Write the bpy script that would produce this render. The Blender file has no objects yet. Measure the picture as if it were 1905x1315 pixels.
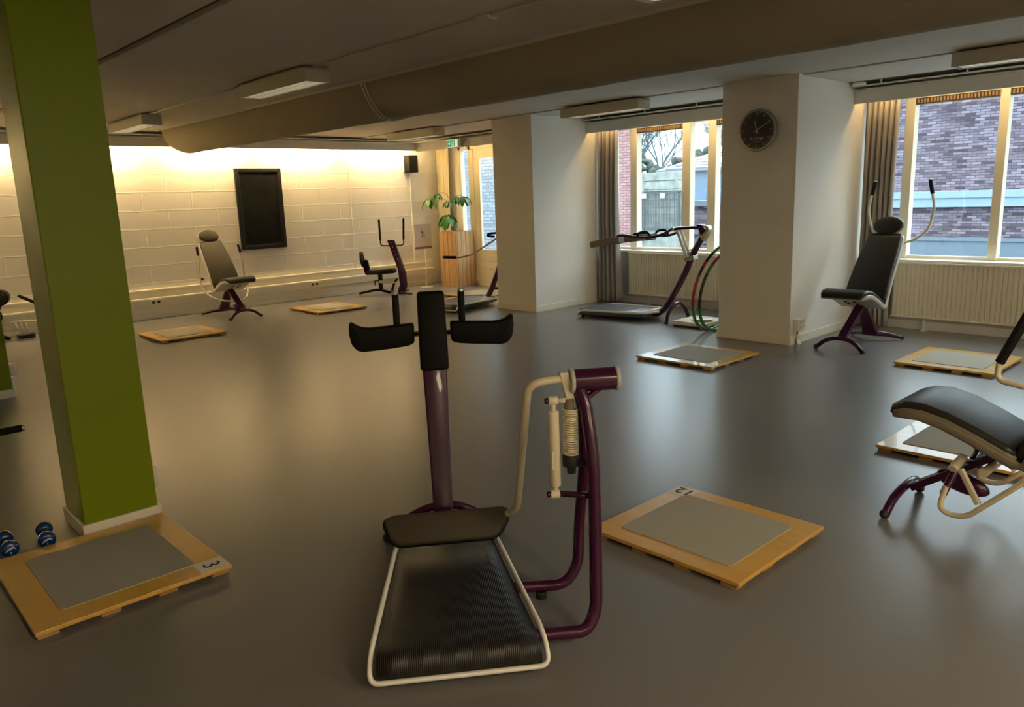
import bpy, bmesh, math, random
from mathutils import Vector, Matrix
R = math.radians
PI = math.pi
random.seed(7)
sc = bpy.context.scene
col = sc.collection

# ---------------------------------------------------------------- camera
cd = bpy.data.cameras.new('camera')
cam = bpy.data.objects.new('camera', cd)
col.objects.link(cam)
cd.sensor_width = 36.0
cd.lens = 1435.3 / 1905 * 36.0
cd.clip_end = 300
def cam_basis(yaw, pitch, roll):
    f = Vector((math.cos(yaw)*math.cos(pitch), math.sin(yaw)*math.cos(pitch), -math.sin(pitch)))
    r = Vector((math.sin(yaw), -math.cos(yaw), 0))
    u = r.cross(f)
    r2 = r*math.cos(roll) + u*math.sin(roll)
    u2 = -r*math.sin(roll) + u*math.cos(roll)
    return r2, u2, f
_r, _u, _f = cam_basis(R(137.201), R(11.555), R(-2.012))
cam.matrix_world = Matrix(((_r.x, _u.x, -_f.x, 0), (_r.y, _u.y, -_f.y, 0), (_r.z, _u.z, -_f.z, 1.6), (0, 0, 0, 1)))
sc.camera = cam

# ---------------------------------------------------------------- world, light, exposure
sc.view_settings.view_transform = 'Standard'
sc.view_settings.look = 'None'
sc.view_settings.gamma = 1.0
sc.view_settings.exposure = 2.2
sc.cycles.use_denoising = True
sc.cycles.max_bounces = 9
sc.cycles.diffuse_bounces = 5
sc.cycles.caustics_reflective = False
sc.cycles.caustics_refractive = False
sc.cycles.sample_clamp_indirect = 6.0

SKY = 1.6          # overcast sky
COVE = 38.0         # warm tubes behind the wall pelmet
WARM = 4.5          # warm tubes behind the window pelmets
FILL = 7.0          # added fill panels on the camera's side, to lift the dark foreground
w = bpy.data.worlds.new('overcast_sky')
sc.world = w
w.use_nodes = True
wn = w.node_tree
for n in list(wn.nodes): wn.nodes.remove(n)
wo = wn.nodes.new('ShaderNodeOutputWorld'); wb = wn.nodes.new('ShaderNodeBackground')
tc = wn.nodes.new('ShaderNodeTexCoord'); sx = wn.nodes.new('ShaderNodeSeparateXYZ'); cr = wn.nodes.new('ShaderNodeValToRGB')
wn.links.new(tc.outputs['Generated'], sx.inputs[0]); wn.links.new(sx.outputs['Z'], cr.inputs[0])
cr.color_ramp.elements[0].position = 0.0; cr.color_ramp.elements[0].color = (0.42, 0.54, 0.62, 1)
cr.color_ramp.elements[1].position = 0.5; cr.color_ramp.elements[1].color = (0.80, 0.92, 1.0, 1)
wn.links.new(cr.outputs[0], wb.inputs[0]); wb.inputs[1].default_value = SKY
wn.links.new(wb.outputs[0], wo.inputs[0])

# ---------------------------------------------------------------- materials
def mat(name, c, rough=0.5, metal=0.0, coat=0.0, spec=0.5, bump=None, emit=None, var=None, sheen=0.0):
    m = bpy.data.materials.new(name); m.use_nodes = True
    nt = m.node_tree; b = nt.nodes['Principled BSDF']
    b.inputs['Base Color'].default_value = (*c, 1); b.inputs['Roughness'].default_value = rough
    b.inputs['Metallic'].default_value = metal; b.inputs['Coat Weight'].default_value = coat
    b.inputs['Specular IOR Level'].default_value = spec
    if sheen: b.inputs['Sheen Weight'].default_value = sheen
    if emit:
        b.inputs['Emission Color'].default_value = (*emit[0], 1); b.inputs['Emission Strength'].default_value = emit[1]
    if bump or var:
        t = nt.nodes.new('ShaderNodeTexCoord')
    if bump:
        n = nt.nodes.new('ShaderNodeTexNoise'); n.inputs['Scale'].default_value = bump[0]; n.inputs['Detail'].default_value = 4
        nt.links.new(t.outputs['Object'], n.inputs['Vector'])
        bp = nt.nodes.new('ShaderNodeBump'); bp.inputs['Strength'].default_value = bump[1]; bp.inputs['Distance'].default_value = 0.01
        nt.links.new(n.outputs[0], bp.inputs['Height']); nt.links.new(bp.outputs[0], b.inputs['Normal'])
    if var:
        n = nt.nodes.new('ShaderNodeTexNoise'); n.inputs['Scale'].default_value = var[0]; n.inputs['Detail'].default_value = 5
        nt.links.new(t.outputs['Object'], n.inputs['Vector'])
        r = nt.nodes.new('ShaderNodeValToRGB')
        r.color_ramp.elements[0].position = 0.3; r.color_ramp.elements[1].position = 0.7
        r.color_ramp.elements[0].color = (*[x*(1-var[1]) for x in c], 1); r.color_ramp.elements[1].color = (*[min(1, x*(1+var[1])) for x in c], 1)
        nt.links.new(n.outputs[0], r.inputs[0]); nt.links.new(r.outputs[0], b.inputs['Base Color'])
    return m

M = {}
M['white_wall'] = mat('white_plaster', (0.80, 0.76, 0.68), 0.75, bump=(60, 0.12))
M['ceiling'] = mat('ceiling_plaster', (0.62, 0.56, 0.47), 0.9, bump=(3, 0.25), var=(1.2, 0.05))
M['groove'] = mat('dark_joint', (0.14, 0.10, 0.07), 0.9)
M['green'] = mat('green_paint', (0.19, 0.245, 0.001), 0.4, spec=0.3, bump=(25, 0.05))
M['cream'] = mat('cream_paint', (0.86, 0.78, 0.58), 0.35)
M['trim'] = mat('cream_skirting', (0.84, 0.78, 0.64), 0.4)
M['white'] = mat('white_lacquer', (0.88, 0.85, 0.78), 0.3)
M['ivory'] = mat('ivory_enamel', (0.72, 0.64, 0.45), 0.22, coat=0.5)
M['purple'] = mat('purple_enamel', (0.048, 0.003, 0.031), 0.24, coat=0.25, spec=0.4)
M['black'] = mat('black_vinyl', (0.006, 0.005, 0.0035), 0.55, spec=0.16)
M['grip'] = mat('black_foam', (0.009, 0.008, 0.008), 0.7, spec=0.25)
M['greyvinyl'] = mat('grey_vinyl', (0.022, 0.019, 0.015), 0.38, spec=0.4, bump=(200, 0.05))
M['khaki'] = mat('khaki_grey_vinyl', (0.055, 0.046, 0.029), 0.6, spec=0.25, bump=(200, 0.04))
M['reflection_tread'] = mat('painted_reflection_tread', (0.085, 0.085, 0.09), 0.35)  # lighter blue-grey puts the tread's reflections into the base colour
M['taupe_shell'] = mat('taupe_shell', (0.20, 0.17, 0.115), 0.4)
M['shell'] = mat('light_grey_shell', (0.52, 0.50, 0.44), 0.3)
M['chrome'] = mat('brushed_steel', (0.62, 0.60, 0.56), 0.25, 1.0)
M['rubber'] = mat('black_rubber', (0.015, 0.015, 0.015), 0.6)
M['mat_grey'] = mat('grey_rubber_tile', (0.40, 0.375, 0.30), 0.75, bump=(250, 0.05))
M['radiator'] = mat('radiator_enamel', (0.82, 0.74, 0.56), 0.35)
M['curtain'] = mat('taupe_curtain', (0.36, 0.325, 0.30), 0.85, sheen=0.3, bump=(150, 0.1))
M['curtain_cream'] = mat('cream_curtain', (0.86, 0.76, 0.52), 0.85)
M['fabric'] = mat('duct_cloth', (0.33, 0.275, 0.185), 0.9, bump=(2.2, 0.6))
M['tape'] = mat('pale_cord', (0.60, 0.55, 0.44), 0.7)
M['paper'] = mat('white_paper', (0.80, 0.77, 0.68), 0.6)
M['ink'] = mat('black_ink', (0.02, 0.015, 0.01), 0.6)
M['board'] = mat('black_chalkboard', (0.006, 0.006, 0.005), 0.8, spec=0.15, var=(6, 0.5))
M['blue'] = mat('blue_vinyl', (0.004, 0.045, 0.19), 0.22, coat=0.4)
M['leaf'] = mat('green_leaf', (0.045, 0.17, 0.03), 0.35)
M['stem'] = mat('plant_stem', (0.20, 0.19, 0.09), 0.6)
M['hoop_red'] = mat('red_hoop_tape', (0.38, 0.02, 0.02), 0.3)
M['hoop_green'] = mat('green_hoop_tape', (0.03, 0.22, 0.03), 0.3)
M['hoop_black'] = mat('black_hoop_tape', (0.012, 0.015, 0.03), 0.3)
M['hoop_brown'] = mat('dark_hoop_tape', (0.035, 0.025, 0.015), 0.3)
M['clock'] = mat('dark_purple_dial', (0.012, 0.004, 0.012), 0.3)
M['mark'] = mat('pale_print', (0.45, 0.42, 0.42), 0.5)
M['exit_green'] = mat('green_sign_print', (0.02, 0.36, 0.20), 0.4, emit=((0.02, 0.5, 0.28), 0.06))
M['exit_white'] = mat('lit_sign_face', (0.8, 0.9, 0.82), 0.4, emit=((0.75, 1.0, 0.8), 0.12))
M['tube'] = mat('warm_tube', (1, 0.9, 0.6), 0.5, emit=((1.0, 0.75, 0.38), COVE))
M['added_fill_lamp'] = mat('added_fill_diffuser', (1, 0.9, 0.7), 0.5, emit=((1.0, 0.80, 0.52), FILL))
M['tube_window'] = mat('warm_window_tube', (1, 0.9, 0.6), 0.5, emit=((1.0, 0.68, 0.30), WARM))
M['vent'] = mat('bronze_vent', (0.03, 0.015, 0.007), 0.5)
M['vent_slot'] = mat('pale_vent_slat', (0.34, 0.20, 0.08), 0.5)
M['white_gloss'] = mat('lamp_white', (0.52, 0.48, 0.38), 0.4)
M['added_glow_tube'] = mat('lamp_tube_added_glow', (0.9, 0.88, 0.8), 0.4, emit=((1.0, 0.92, 0.76), 0.55))  # added glow stands in for light reflected in the unlit lamps
M['louvre'] = mat('mirror_louvre', (0.9, 0.88, 0.82), 0.3, 0.6)
M['concrete'] = mat('wet_roofing', (0.17, 0.225, 0.29), 0.6, var=(1.0, 0.12))
M['band'] = mat('pale_blue_fascia', (0.22, 0.30, 0.36), 0.5)
M['fence'] = mat('weathered_fence', (0.30, 0.31, 0.27), 0.8, var=(4, 0.3))
M['gate'] = mat('dark_steel_gate', (0.085, 0.10, 0.11), 0.6)
M['slate'] = mat('pale_roof_sheet', (0.13, 0.165, 0.20), 0.5)
M['bluewall'] = mat('blue_grey_cladding', (0.14, 0.21, 0.29), 0.7)
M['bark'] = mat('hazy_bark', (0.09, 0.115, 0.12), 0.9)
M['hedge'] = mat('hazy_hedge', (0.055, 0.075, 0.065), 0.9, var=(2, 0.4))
M['socket'] = mat('socket_plastic', (0.80, 0.75, 0.63), 0.35)
M['dark'] = mat('dark_hole', (0.02, 0.015, 0.01), 0.8)
M['sheen_label'] = mat('pale_label', (0.78, 0.70, 0.52), 0.5)

# floor vinyl
def floor_mat():
    m = mat('slate_vinyl_floor', (0.185, 0.178, 0.176), 0.30, spec=0.6)
    nt = m.node_tree; b = nt.nodes['Principled BSDF']
    t = nt.nodes.new('ShaderNodeTexCoord')
    n2 = nt.nodes.new('ShaderNodeTexNoise'); n2.inputs['Scale'].default_value = 260; nt.links.new(t.outputs['Object'], n2.inputs['Vector'])
    bp = nt.nodes.new('ShaderNodeBump'); bp.inputs['Strength'].default_value = 0.04; bp.inputs['Distance'].default_value = 0.002
    nt.links.new(n2.outputs[0], bp.inputs['Height']); nt.links.new(bp.outputs[0], b.inputs['Normal'])
    return m
M['floor'] = floor_mat()

def brick_mat(name, c1, c2, mortar, bw, rh, ms, axes='xz', rough=0.85, bump=0.4, invert=False, off=(0, 0), distort=0.0, bdist=0.01, mix_noise=None):
    m = mat(name, c1, rough); nt = m.node_tree; b = nt.nodes['Principled BSDF']
    t = nt.nodes.new('ShaderNodeTexCoord'); s = nt.nodes.new('ShaderNodeSeparateXYZ'); cb = nt.nodes.new('ShaderNodeCombineXYZ')
    nt.links.new(t.outputs['Object'], s.inputs[0])
    a0 = nt.nodes.new('ShaderNodeMath'); a0.operation = 'ADD'; a0.inputs[1].default_value = off[0]
    a1 = nt.nodes.new('ShaderNodeMath'); a1.operation = 'ADD'; a1.inputs[1].default_value = off[1]
    nt.links.new(s.outputs[axes[0].upper()], a0.inputs[0]); nt.links.new(s.outputs[axes[1].upper()], a1.inputs[0])
    nt.links.new(a0.outputs[0], cb.inputs[0]); nt.links.new(a1.outputs[0], cb.inputs[1])
    src = cb.outputs[0]
    if distort:
        n = nt.nodes.new('ShaderNodeTexNoise'); n.inputs['Scale'].default_value = 5; nt.links.new(t.outputs['Object'], n.inputs['Vector'])
        v1 = nt.nodes.new('ShaderNodeVectorMath'); v1.operation = 'SUBTRACT'; v1.inputs[1].default_value = (.5, .5, .5)
        v2 = nt.nodes.new('ShaderNodeVectorMath'); v2.operation = 'SCALE'; v2.inputs['Scale'].default_value = distort
        v3 = nt.nodes.new('ShaderNodeVectorMath'); v3.operation = 'ADD'
        nt.links.new(n.outputs['Color'], v1.inputs[0]); nt.links.new(v1.outputs[0], v2.inputs[0]); nt.links.new(src, v3.inputs[0]); nt.links.new(v2.outputs[0], v3.inputs[1])
        src = v3.outputs[0]
    k = nt.nodes.new('ShaderNodeTexBrick'); nt.links.new(src, k.inputs['Vector'])
    k.inputs['Scale'].default_value = 1.0; k.inputs['Brick Width'].default_value = bw; k.inputs['Row Height'].default_value = rh
    k.inputs['Mortar Size'].default_value = ms; k.inputs['Mortar Smooth'].default_value = 0.6
    k.inputs['Color1'].default_value = (*c1, 1); k.inputs['Color2'].default_value = (*c2, 1); k.inputs['Mortar'].default_value = (*mortar, 1)
    nt.links.new(k.outputs['Color'], b.inputs['Base Color'])
    bp = nt.nodes.new('ShaderNodeBump'); bp.inputs['Strength'].default_value = bump; bp.inputs['Distance'].default_value = bdist; bp.invert = not invert
    nt.links.new(k.outputs['Fac'], bp.inputs['Height']); nt.links.new(bp.outputs[0], b.inputs['Normal'])
    return m
M['block'] = brick_mat('white_painted_blocks', (0.86, 0.81, 0.73), (0.83, 0.78, 0.70), (0.89, 0.84, 0.76), 0.72, 0.262, 0.012, 'yz', 0.6, 0.35, True, (0.1, 0.01), 0.04, 0.012)
M['brick'] = brick_mat('grey_purple_brick', (0.06, 0.036, 0.048), (0.25, 0.20, 0.24), (0.05, 0.045, 0.058), 0.22, 0.066, 0.009, 'xz', 0.85, 0.3)
M['brick_pink'] = brick_mat('pink_brick', (0.28, 0.12, 0.115), (0.38, 0.20, 0.19), (0.11, 0.08, 0.08), 0.22, 0.068, 0.010, 'xz')
M['brick_pale'] = brick_mat('pale_grey_brick', (0.15, 0.165, 0.18), (0.23, 0.25, 0.27), (0.095, 0.11, 0.125), 0.24, 0.09, 0.012, 'xz')

def wood_mat(name, c1, c2, rough, scale=(2, 30, 30), coat=0.0):
    m = mat(name, c1, rough, coat=coat); nt = m.node_tree; b = nt.nodes['Principled BSDF']
    t = nt.nodes.new('ShaderNodeTexCoord'); mp = nt.nodes.new('ShaderNodeMapping'); mp.inputs['Scale'].default_value = scale
    nt.links.new(t.outputs['Object'], mp.inputs[0])
    n = nt.nodes.new('ShaderNodeTexNoise'); n.inputs['Scale'].default_value = 1.0; n.inputs['Detail'].default_value = 6; n.inputs['Distortion'].default_value = 0.6
    nt.links.new(mp.outputs[0], n.inputs['Vector'])
    r = nt.nodes.new('ShaderNodeValToRGB'); r.color_ramp.elements[0].position = 0.35; r.color_ramp.elements[1].position = 0.65
    r.color_ramp.elements[0].color = (*c1, 1); r.color_ramp.elements[1].color = (*c2, 1)
    nt.links.new(n.outputs[0], r.inputs[0]); nt.links.new(r.outputs[0], b.inputs['Base Color'])
    return m
M['plywood'] = wood_mat('varnished_plywood', (0.66, 0.37, 0.055), (0.74, 0.43, 0.085), 0.3, (3, 14, 14), 0.3)
M['ply_edge'] = wood_mat('plywood_edge', (0.36, 0.19, 0.05), (0.50, 0.30, 0.10), 0.5, (3, 3, 90))
M['planter'] = wood_mat('light_pine_planks', (0.52, 0.29, 0.11), (0.66, 0.43, 0.21), 0.6, (40, 40, 2.5))

def rib_mat():
    m = mat('ribbed_black_rubber', (0.014, 0.012, 0.010), 0.45); nt = m.node_tree; b = nt.nodes['Principled BSDF']
    t = nt.nodes.new('ShaderNodeTexCoord'); wv = nt.nodes.new('ShaderNodeTexWave'); wv.bands_direction = 'Y'
    wv.inputs['Scale'].default_value = 47
    nt.links.new(t.outputs['Object'], wv.inputs['Vector'])
    bp = nt.nodes.new('ShaderNodeBump'); bp.inputs['Strength'].default_value = 0.45; bp.inputs['Distance'].default_value = 0.002
    nt.links.new(wv.outputs['Fac'], bp.inputs['Height']); nt.links.new(bp.outputs[0], b.inputs['Normal'])
    return m
M['ribs'] = rib_mat()
def glass_mat():
    m = bpy.data.materials.new('window_glass'); m.use_nodes = True; nt = m.node_tree
    for n in list(nt.nodes): nt.nodes.remove(n)
    o = nt.nodes.new('ShaderNodeOutputMaterial'); mx = nt.nodes.new('ShaderNodeMixShader')
    tr = nt.nodes.new('ShaderNodeBsdfTransparent'); tr.inputs[0].default_value = (0.93, 0.97, 0.97, 1)
    gl = nt.nodes.new('ShaderNodeBsdfGlossy'); gl.inputs['Roughness'].default_value = 0.03
    mx.inputs[0].default_value = 0.06
    nt.links.new(tr.outputs[0], mx.inputs[1]); nt.links.new(gl.outputs[0], mx.inputs[2]); nt.links.new(mx.outputs[0], o.inputs[0])
    return m
M['glass'] = glass_mat()

# ---------------------------------------------------------------- mesh helpers
def V(*a): return Vector(a)
def bx(bm, x0, x1, y0, y1, z0, z1, bev=0.0):
    if bev:
        t = bmesh.new(); bx(t, x0, x1, y0, y1, z0, z1)
        bmesh.ops.bevel(t, geom=t.edges[:], offset=bev, segments=2, profile=0.5, affect='EDGES')
        me = bpy.data.meshes.new('t'); t.to_mesh(me); t.free(); bm.from_mesh(me); bpy.data.meshes.remove(me); return
    v = [bm.verts.new((x, y, z)) for x in (x0, x1) for y in (y0, y1) for z in (z0, z1)]
    for f in ((0, 1, 3, 2), (4, 6, 7, 5), (0, 4, 5, 1), (2, 3, 7, 6), (0, 2, 6, 4), (1, 5, 7, 3)):
        bm.faces.new([v[i] for i in f])
def merge(bm, t, mtx=None):
    if mtx is not None: bmesh.ops.transform(t, matrix=mtx, verts=t.verts[:])
    me = bpy.data.meshes.new('t'); t.to_mesh(me); t.free(); bm.from_mesh(me); bpy.data.meshes.remove(me)
def frame_of(d, up=Vector((0, 0, 1))):
    d = d.normalized()
    if abs(d.dot(up)) > 0.97: up = Vector((1, 0, 0))
    s = d.cross(up).normalized(); u = s.cross(d).normalized()
    return s, u
def obox(bm, a, b, wd, th, up=Vector((0, 0, 1)), bev=0.0, wd2=None):
    """bar from a to b, wd across, th along up"""
    a = Vector(a); b = Vector(b); s, u = frame_of(b-a, Vector(up)); wd2 = wd if wd2 is None else wd2
    t = bmesh.new()
    v = []
    for p, q in ((a, wd), (b, wd2)):
        for i, j in ((-1, -1), (1, -1), (1, 1), (-1, 1)): v.append(t.verts.new(p + s*i*q/2 + u*j*th/2))
    for f in ((0, 1, 2, 3), (7, 6, 5, 4), (0, 4, 5, 1), (1, 5, 6, 2), (2, 6, 7, 3), (3, 7, 4, 0)): t.faces.new([v[i] for i in f])
    if bev: bmesh.ops.bevel(t, geom=t.edges[:], offset=bev, segments=2, profile=0.5, affect='EDGES')
    merge(bm, t)
def fillet(pts, rad, n=6):
    pts = [Vector(p) for p in pts]; out = [pts[0]]
    for i in range(1, len(pts)-1):
        p, a, b = pts[i], pts[i-1], pts[i+1]
        r = min(rad, (p-a).length*0.48, (b-p).length*0.48)
        s = p + (a-p).normalized()*r; e = p + (b-p).normalized()*r
        for k in range(n+1):
            t = k/n; out.append(s*(1-t)**2 + p*2*t*(1-t) + e*t*t)
    out.append(pts[-1]); return out
def catmull(pts, n=8):
    pts = [Vector(p) for p in pts]; out = []
    P = [pts[0]*2-pts[1]] + pts + [pts[-1]*2-pts[-2]]
    for i in range(1, len(P)-2):
        a, b, c, d = P[i-1:i+3]
        for k in range(n):
            t = k/n
            out.append(0.5*((2*b)+(c-a)*t+(2*a-5*b+4*c-d)*t*t+(3*b-a-3*c+d)*t**3))
    out.append(pts[-1]); return out
def tube(bm, pts, r, seg=12, caps=True, flat=1.0, up=None):
    """swept tube; r a number or a list; flat squeezes one axis"""
    pts = [Vector(p) for p in pts]; n = len(pts)
    rr = r if isinstance(r, (list, tuple)) else [r]*n
    T = []
    for i in range(n):
        d = pts[min(i+1, n-1)] - pts[max(i-1, 0)]; T.append(d.normalized())
    s, u = frame_of(T[0], Vector(up) if up else Vector((0, 0, 1)))
    rings = []
    for i in range(n):
        if i:
            ax = T[i-1].cross(T[i])
            if ax.length > 1e-7:
                q = Matrix.Rotation(T[i-1].angle(T[i]), 3, ax.normalized()); s = q @ s; u = q @ u
        rings.append([bm.verts.new(pts[i] + s*math.cos(2*PI*k/seg)*rr[i] + u*math.sin(2*PI*k/seg)*rr[i]*flat) for k in range(seg)])
    for i in range(n-1):
        for k in range(seg):
            f = bm.faces.new((rings[i][k], rings[i][(k+1) % seg], rings[i+1][(k+1) % seg], rings[i+1][k])); f.smooth = True
    if caps:
        bm.faces.new(rings[0][::-1]); bm.faces.new(rings[-1])
def cyl(bm, a, b, r, seg=20, r2=None, bev=0.0):
    a = Vector(a); b = Vector(b); r2 = r if r2 is None else r2
    if bev:
        d = (b-a).normalized()*bev
        tube(bm, [a, a+d*0.3, a+d, b-d, b-d*0.3, b], [r-bev, r-bev*0.3, r, r2, r2-bev*0.3, r2-bev], seg)
    else: tube(bm, [a, b], [r, r2], seg)
def ellipsoid(bm, c, rx, ry, rz, mtx=None, u=20, v=12):
    t = bmesh.new(); bmesh.ops.create_uvsphere(t, u_segments=u, v_segments=v, radius=1.0)
    for f in t.faces: f.smooth = True
    m = Matrix.Translation(Vector(c)) @ (mtx.to_4x4() if mtx else Matrix.Identity(4)) @ Matrix.Diagonal((rx, ry, rz, 1))
    merge(bm, t, m)
def prism(bm, poly, d, bev=0.0, seg=2):
    """poly: list of 3-D points of one flat face, extruded by vector d"""
    t = bmesh.new(); poly = [Vector(p) for p in poly]; d = Vector(d)
    a = [t.verts.new(p) for p in poly]; b = [t.verts.new(p+d) for p in poly]; n = len(poly)
    t.faces.new(a[::-1]); t.faces.new(b)
    for i in range(n): t.faces.new((a[i], a[(i+1) % n], b[(i+1) % n], b[i]))
    bmesh.ops.recalc_face_normals(t, faces=t.faces[:])
    if bev: bmesh.ops.bevel(t, geom=t.edges[:], offset=bev, segments=seg, profile=0.5, affect='EDGES')
    merge(bm, t)
def slab(bm, path, widths, thick, round_=0.02, seg=4, crown=0.0):
    """soft slab: path of (f,z) points, lateral +-width, thickness normal to the path (list or number)"""
    P = [Vector((p[0], 0, p[1])) for p in path]; n = len(P)
    rings = []
    for i in range(n):
        d = (P[min(i+1, n-1)] - P[max(i-1, 0)]).normalized(); nrm = Vector((-d.z, 0, d.x))
        if nrm.z < 0 and abs(nrm.z) > abs(nrm.x)*0.0: pass
        wd = widths[i]; th = thick[i] if isinstance(thick, (list, tuple)) else thick
        r = min(round_, th/2*0.98, wd*0.9); ring = []
        cs = [(wd-r, th/2-r, 0), (-(wd-r), th/2-r, 90), (-(wd-r), -(th/2-r), 180), (wd-r, -(th/2-r), 270)]
        for cx, cy, a0 in cs:
            for k in range(seg+1):
                a = R(a0 + 90*k/seg); l = cx + r*math.cos(a); h = cy + r*math.sin(a)
                hh = h + crown*(1-(l/wd)**2)*(1 if h > 0 else 0)
                ring.append(bm.verts.new(P[i] + Vector((0, l, 0)) + nrm*hh))
        rings.append(ring)
    m = len(rings[0])
    for i in range(n-1):
        for k in range(m):
            f = bm.faces.new((rings[i][k], rings[i][(k+1) % m], rings[i+1][(k+1) % m], rings[i+1][k])); f.smooth = True
    bm.faces.new(rings[0][::-1]); bm.faces.new(rings[-1])

def obj(name, bm, m, parent=None, smooth=None):
    bmesh.ops.recalc_face_normals(bm, faces=bm.faces[:])
    me = bpy.data.meshes.new(name); bm.to_mesh(me); bm.free()
    if smooth:
        for p in me.polygons: p.use_smooth = True
        me.set_sharp_from_angle(angle=R(smooth))
    me.materials.append(M[m] if isinstance(m, str) else m)
    o = bpy.data.objects.new(name, me); col.objects.link(o)
    if parent: o.parent = parent
    return o
def thing(name, label, cat, loc=(0, 0, 0), rz=0.0, group=None):
    o = bpy.data.objects.new(name, None); col.objects.link(o)
    o.empty_display_size = 0.05
    o.location = loc; o.rotation_euler = (0, 0, rz); o['label'] = label; o['category'] = cat
    if group: o['group'] = group
    return o
def tag(o, label, cat, group=None, kind=None):
    o['label'] = label; o['category'] = cat
    if group: o['group'] = group
    if kind: o['kind'] = kind
    return o
def struct(name, bm, m, label=None, parent=None, smooth=None):
    o = obj(name, bm, m, parent, smooth)
    if parent is None: o['kind'] = 'structure'
    if label: o['label'] = label
    return o
def BM(): return bmesh.new()
def dup(root, loc, rz, label, group=None):
    r = root.copy(); col.objects.link(r); r.location = loc; r.rotation_euler = (0, 0, rz); r['label'] = label
    if group: r['group'] = group
    for ch in list(root.children):
        c = ch.copy(); col.objects.link(c); c.parent = r
        for g in ch.children:
            d = g.copy(); col.objects.link(d); d.parent = c
    return r
def text_mesh(name, s, size, m, parent, mtx, ext=0.0006, shear=0.0):
    cu = bpy.data.curves.new('t', 'FONT'); cu.body = s; cu.size = size; cu.extrude = ext; cu.align_x = 'CENTER'; cu.align_y = 'CENTER'; cu.shear = shear
    to = bpy.data.objects.new('t', cu); col.objects.link(to)
    bpy.context.view_layer.update()
    me = bpy.data.meshes.new_from_object(to.evaluated_get(bpy.context.evaluated_depsgraph_get()))
    bpy.data.objects.remove(to); bpy.data.curves.remove(cu)
    me.name = name; me.materials.clear(); me.materials.append(M[m]); me.transform(mtx)
    o = bpy.data.objects.new(name, me); col.objects.link(o); o.parent = parent
    return o

# ================================================================ THE ROOM
XW = -11.9          # block wall plane
CZ = 2.65           # ceiling
X1 = 6.4            # wall behind the right of the camera
Y0 = -4.0           # wall behind the camera
b = BM(); bx(b, XW-0.2, X1+0.2, Y0-0.2, 9.35, -0.2, 0.0); struct('floor', b, 'floor', 'slate grey vinyl floor with soft reflections')
b = BM()
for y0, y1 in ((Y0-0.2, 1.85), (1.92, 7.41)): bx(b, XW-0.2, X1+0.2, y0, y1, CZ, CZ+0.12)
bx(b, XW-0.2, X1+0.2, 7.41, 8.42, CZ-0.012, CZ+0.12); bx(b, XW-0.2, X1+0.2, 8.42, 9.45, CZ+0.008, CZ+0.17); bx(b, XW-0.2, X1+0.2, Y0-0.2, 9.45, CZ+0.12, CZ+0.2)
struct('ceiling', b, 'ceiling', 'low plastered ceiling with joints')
b = BM(); bx(b, XW, X1, 1.85, 1.92, CZ+0.03, CZ+0.12); struct('trim_1', b, 'groove')
b = BM(); bx(b, XW-0.25, XW, Y0-0.2, 9.5, 0, 2.85); struct('wall_left', b, 'block', 'white painted block wall washed by warm light')
b = BM(); bx(b, XW-0.2, X1+0.2, Y0-0.2, Y0, 0, 2.85); struct('wall_back', b, 'white_wall')
b = BM(); bx(b, X1, X1+0.2, Y0, 9.4, 0, 2.85); struct('wall_right', b, 'white_wall')
# window wall: parapet, lintel, parts around the door
b = BM()
bx(b, -8.33, X1, 9.0, 9.32, 0, 0.745)
bx(b, XW, X1, 9.065, 9.32, 2.50, 2.85)
bx(b, XW, -11.30, 9.30, 9.42, 0, 2.6); bx(b, -11.30, -10.96, 9.30, 9.42, 0, 0.62); bx(b, -9.80, -8.3, 9.30, 9.42, 0, 2.6)
struct('wall_front', b, 'white_wall')
# wall plinth, conduit box and skirting along the block wall
b = BM(); bx(b, XW, XW+0.035, Y0, 9.0, 0, 0.42, 0.006); bx(b, XW, XW+0.055, Y0, 9.0, 0.40, 0.44, 0.012); struct('trim_2', b, 'trim')
b = BM(); bx(b, XW+0.035, XW+0.10, Y0, 9.0, 0.19, 0.315, 0.008); bx(b, XW+0.10, XW+0.108, Y0, 9.0, 0.285, 0.30)
struct('trim_3', b, 'trim')
b = BM(); bx(b, XW+0.035, XW+0.05, Y0, 9.0, 0, 0.085, 0.004); struct('baseboard_left', b, 'trim')
b = BM(); bx(b, -8.33, X1, 8.985, 9.0, 0, 0.09); struct('baseboard_front', b, 'white')
# pelmets
b = BM(); bx(b, XW+0.27, XW+0.295, Y0, 8.60, 2.45, 2.575); bx(b, XW+0.255, XW+0.31, Y0, 8.60, 2.57, 2.585)
bx(b, XW, XW+0.27, Y0, 8.6, 2.575, 2.585)  # unseen cover board added so the cove light only goes down
struct('trim_4', b, 'white_wall')
b = BM(); tube(b, [(XW+0.36, Y0, 2.605), (XW+0.36, 8.5, 2.605), (-8.35, 8.5, 2.605)], 0.009, 8)
struct('trim_5', b, 'white')
spans = [(XW+0.295, -8.33), (-7.55, -4.58), (-3.75, -0.75), (0.08, 3.07), (3.9, X1)]
b = BM()
for x0, x1 in spans:
    bx(b, x0, x1, 8.575, 8.60, 2.43, 2.565); bx(b, x0, x1, 8.56, 9.06, 2.56, 2.575)  # second box: top board added to keep tube light from escaping upward
struct('trim_6', b, 'white_wall')
b = BM()
for x0, x1 in spans[1:]:
    tube(b, [(x0, 8.50, 2.60), (x1, 8.50, 2.60)], 0.009, 8)
    for k in range(4):
        x = x0+0.3+k*(x1-x0-0.6)/3; bx(b, x-0.008, x+0.008, 8.492, 8.508, 2.60, CZ+0.008)
struct('trim_7', b, 'white')

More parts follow.
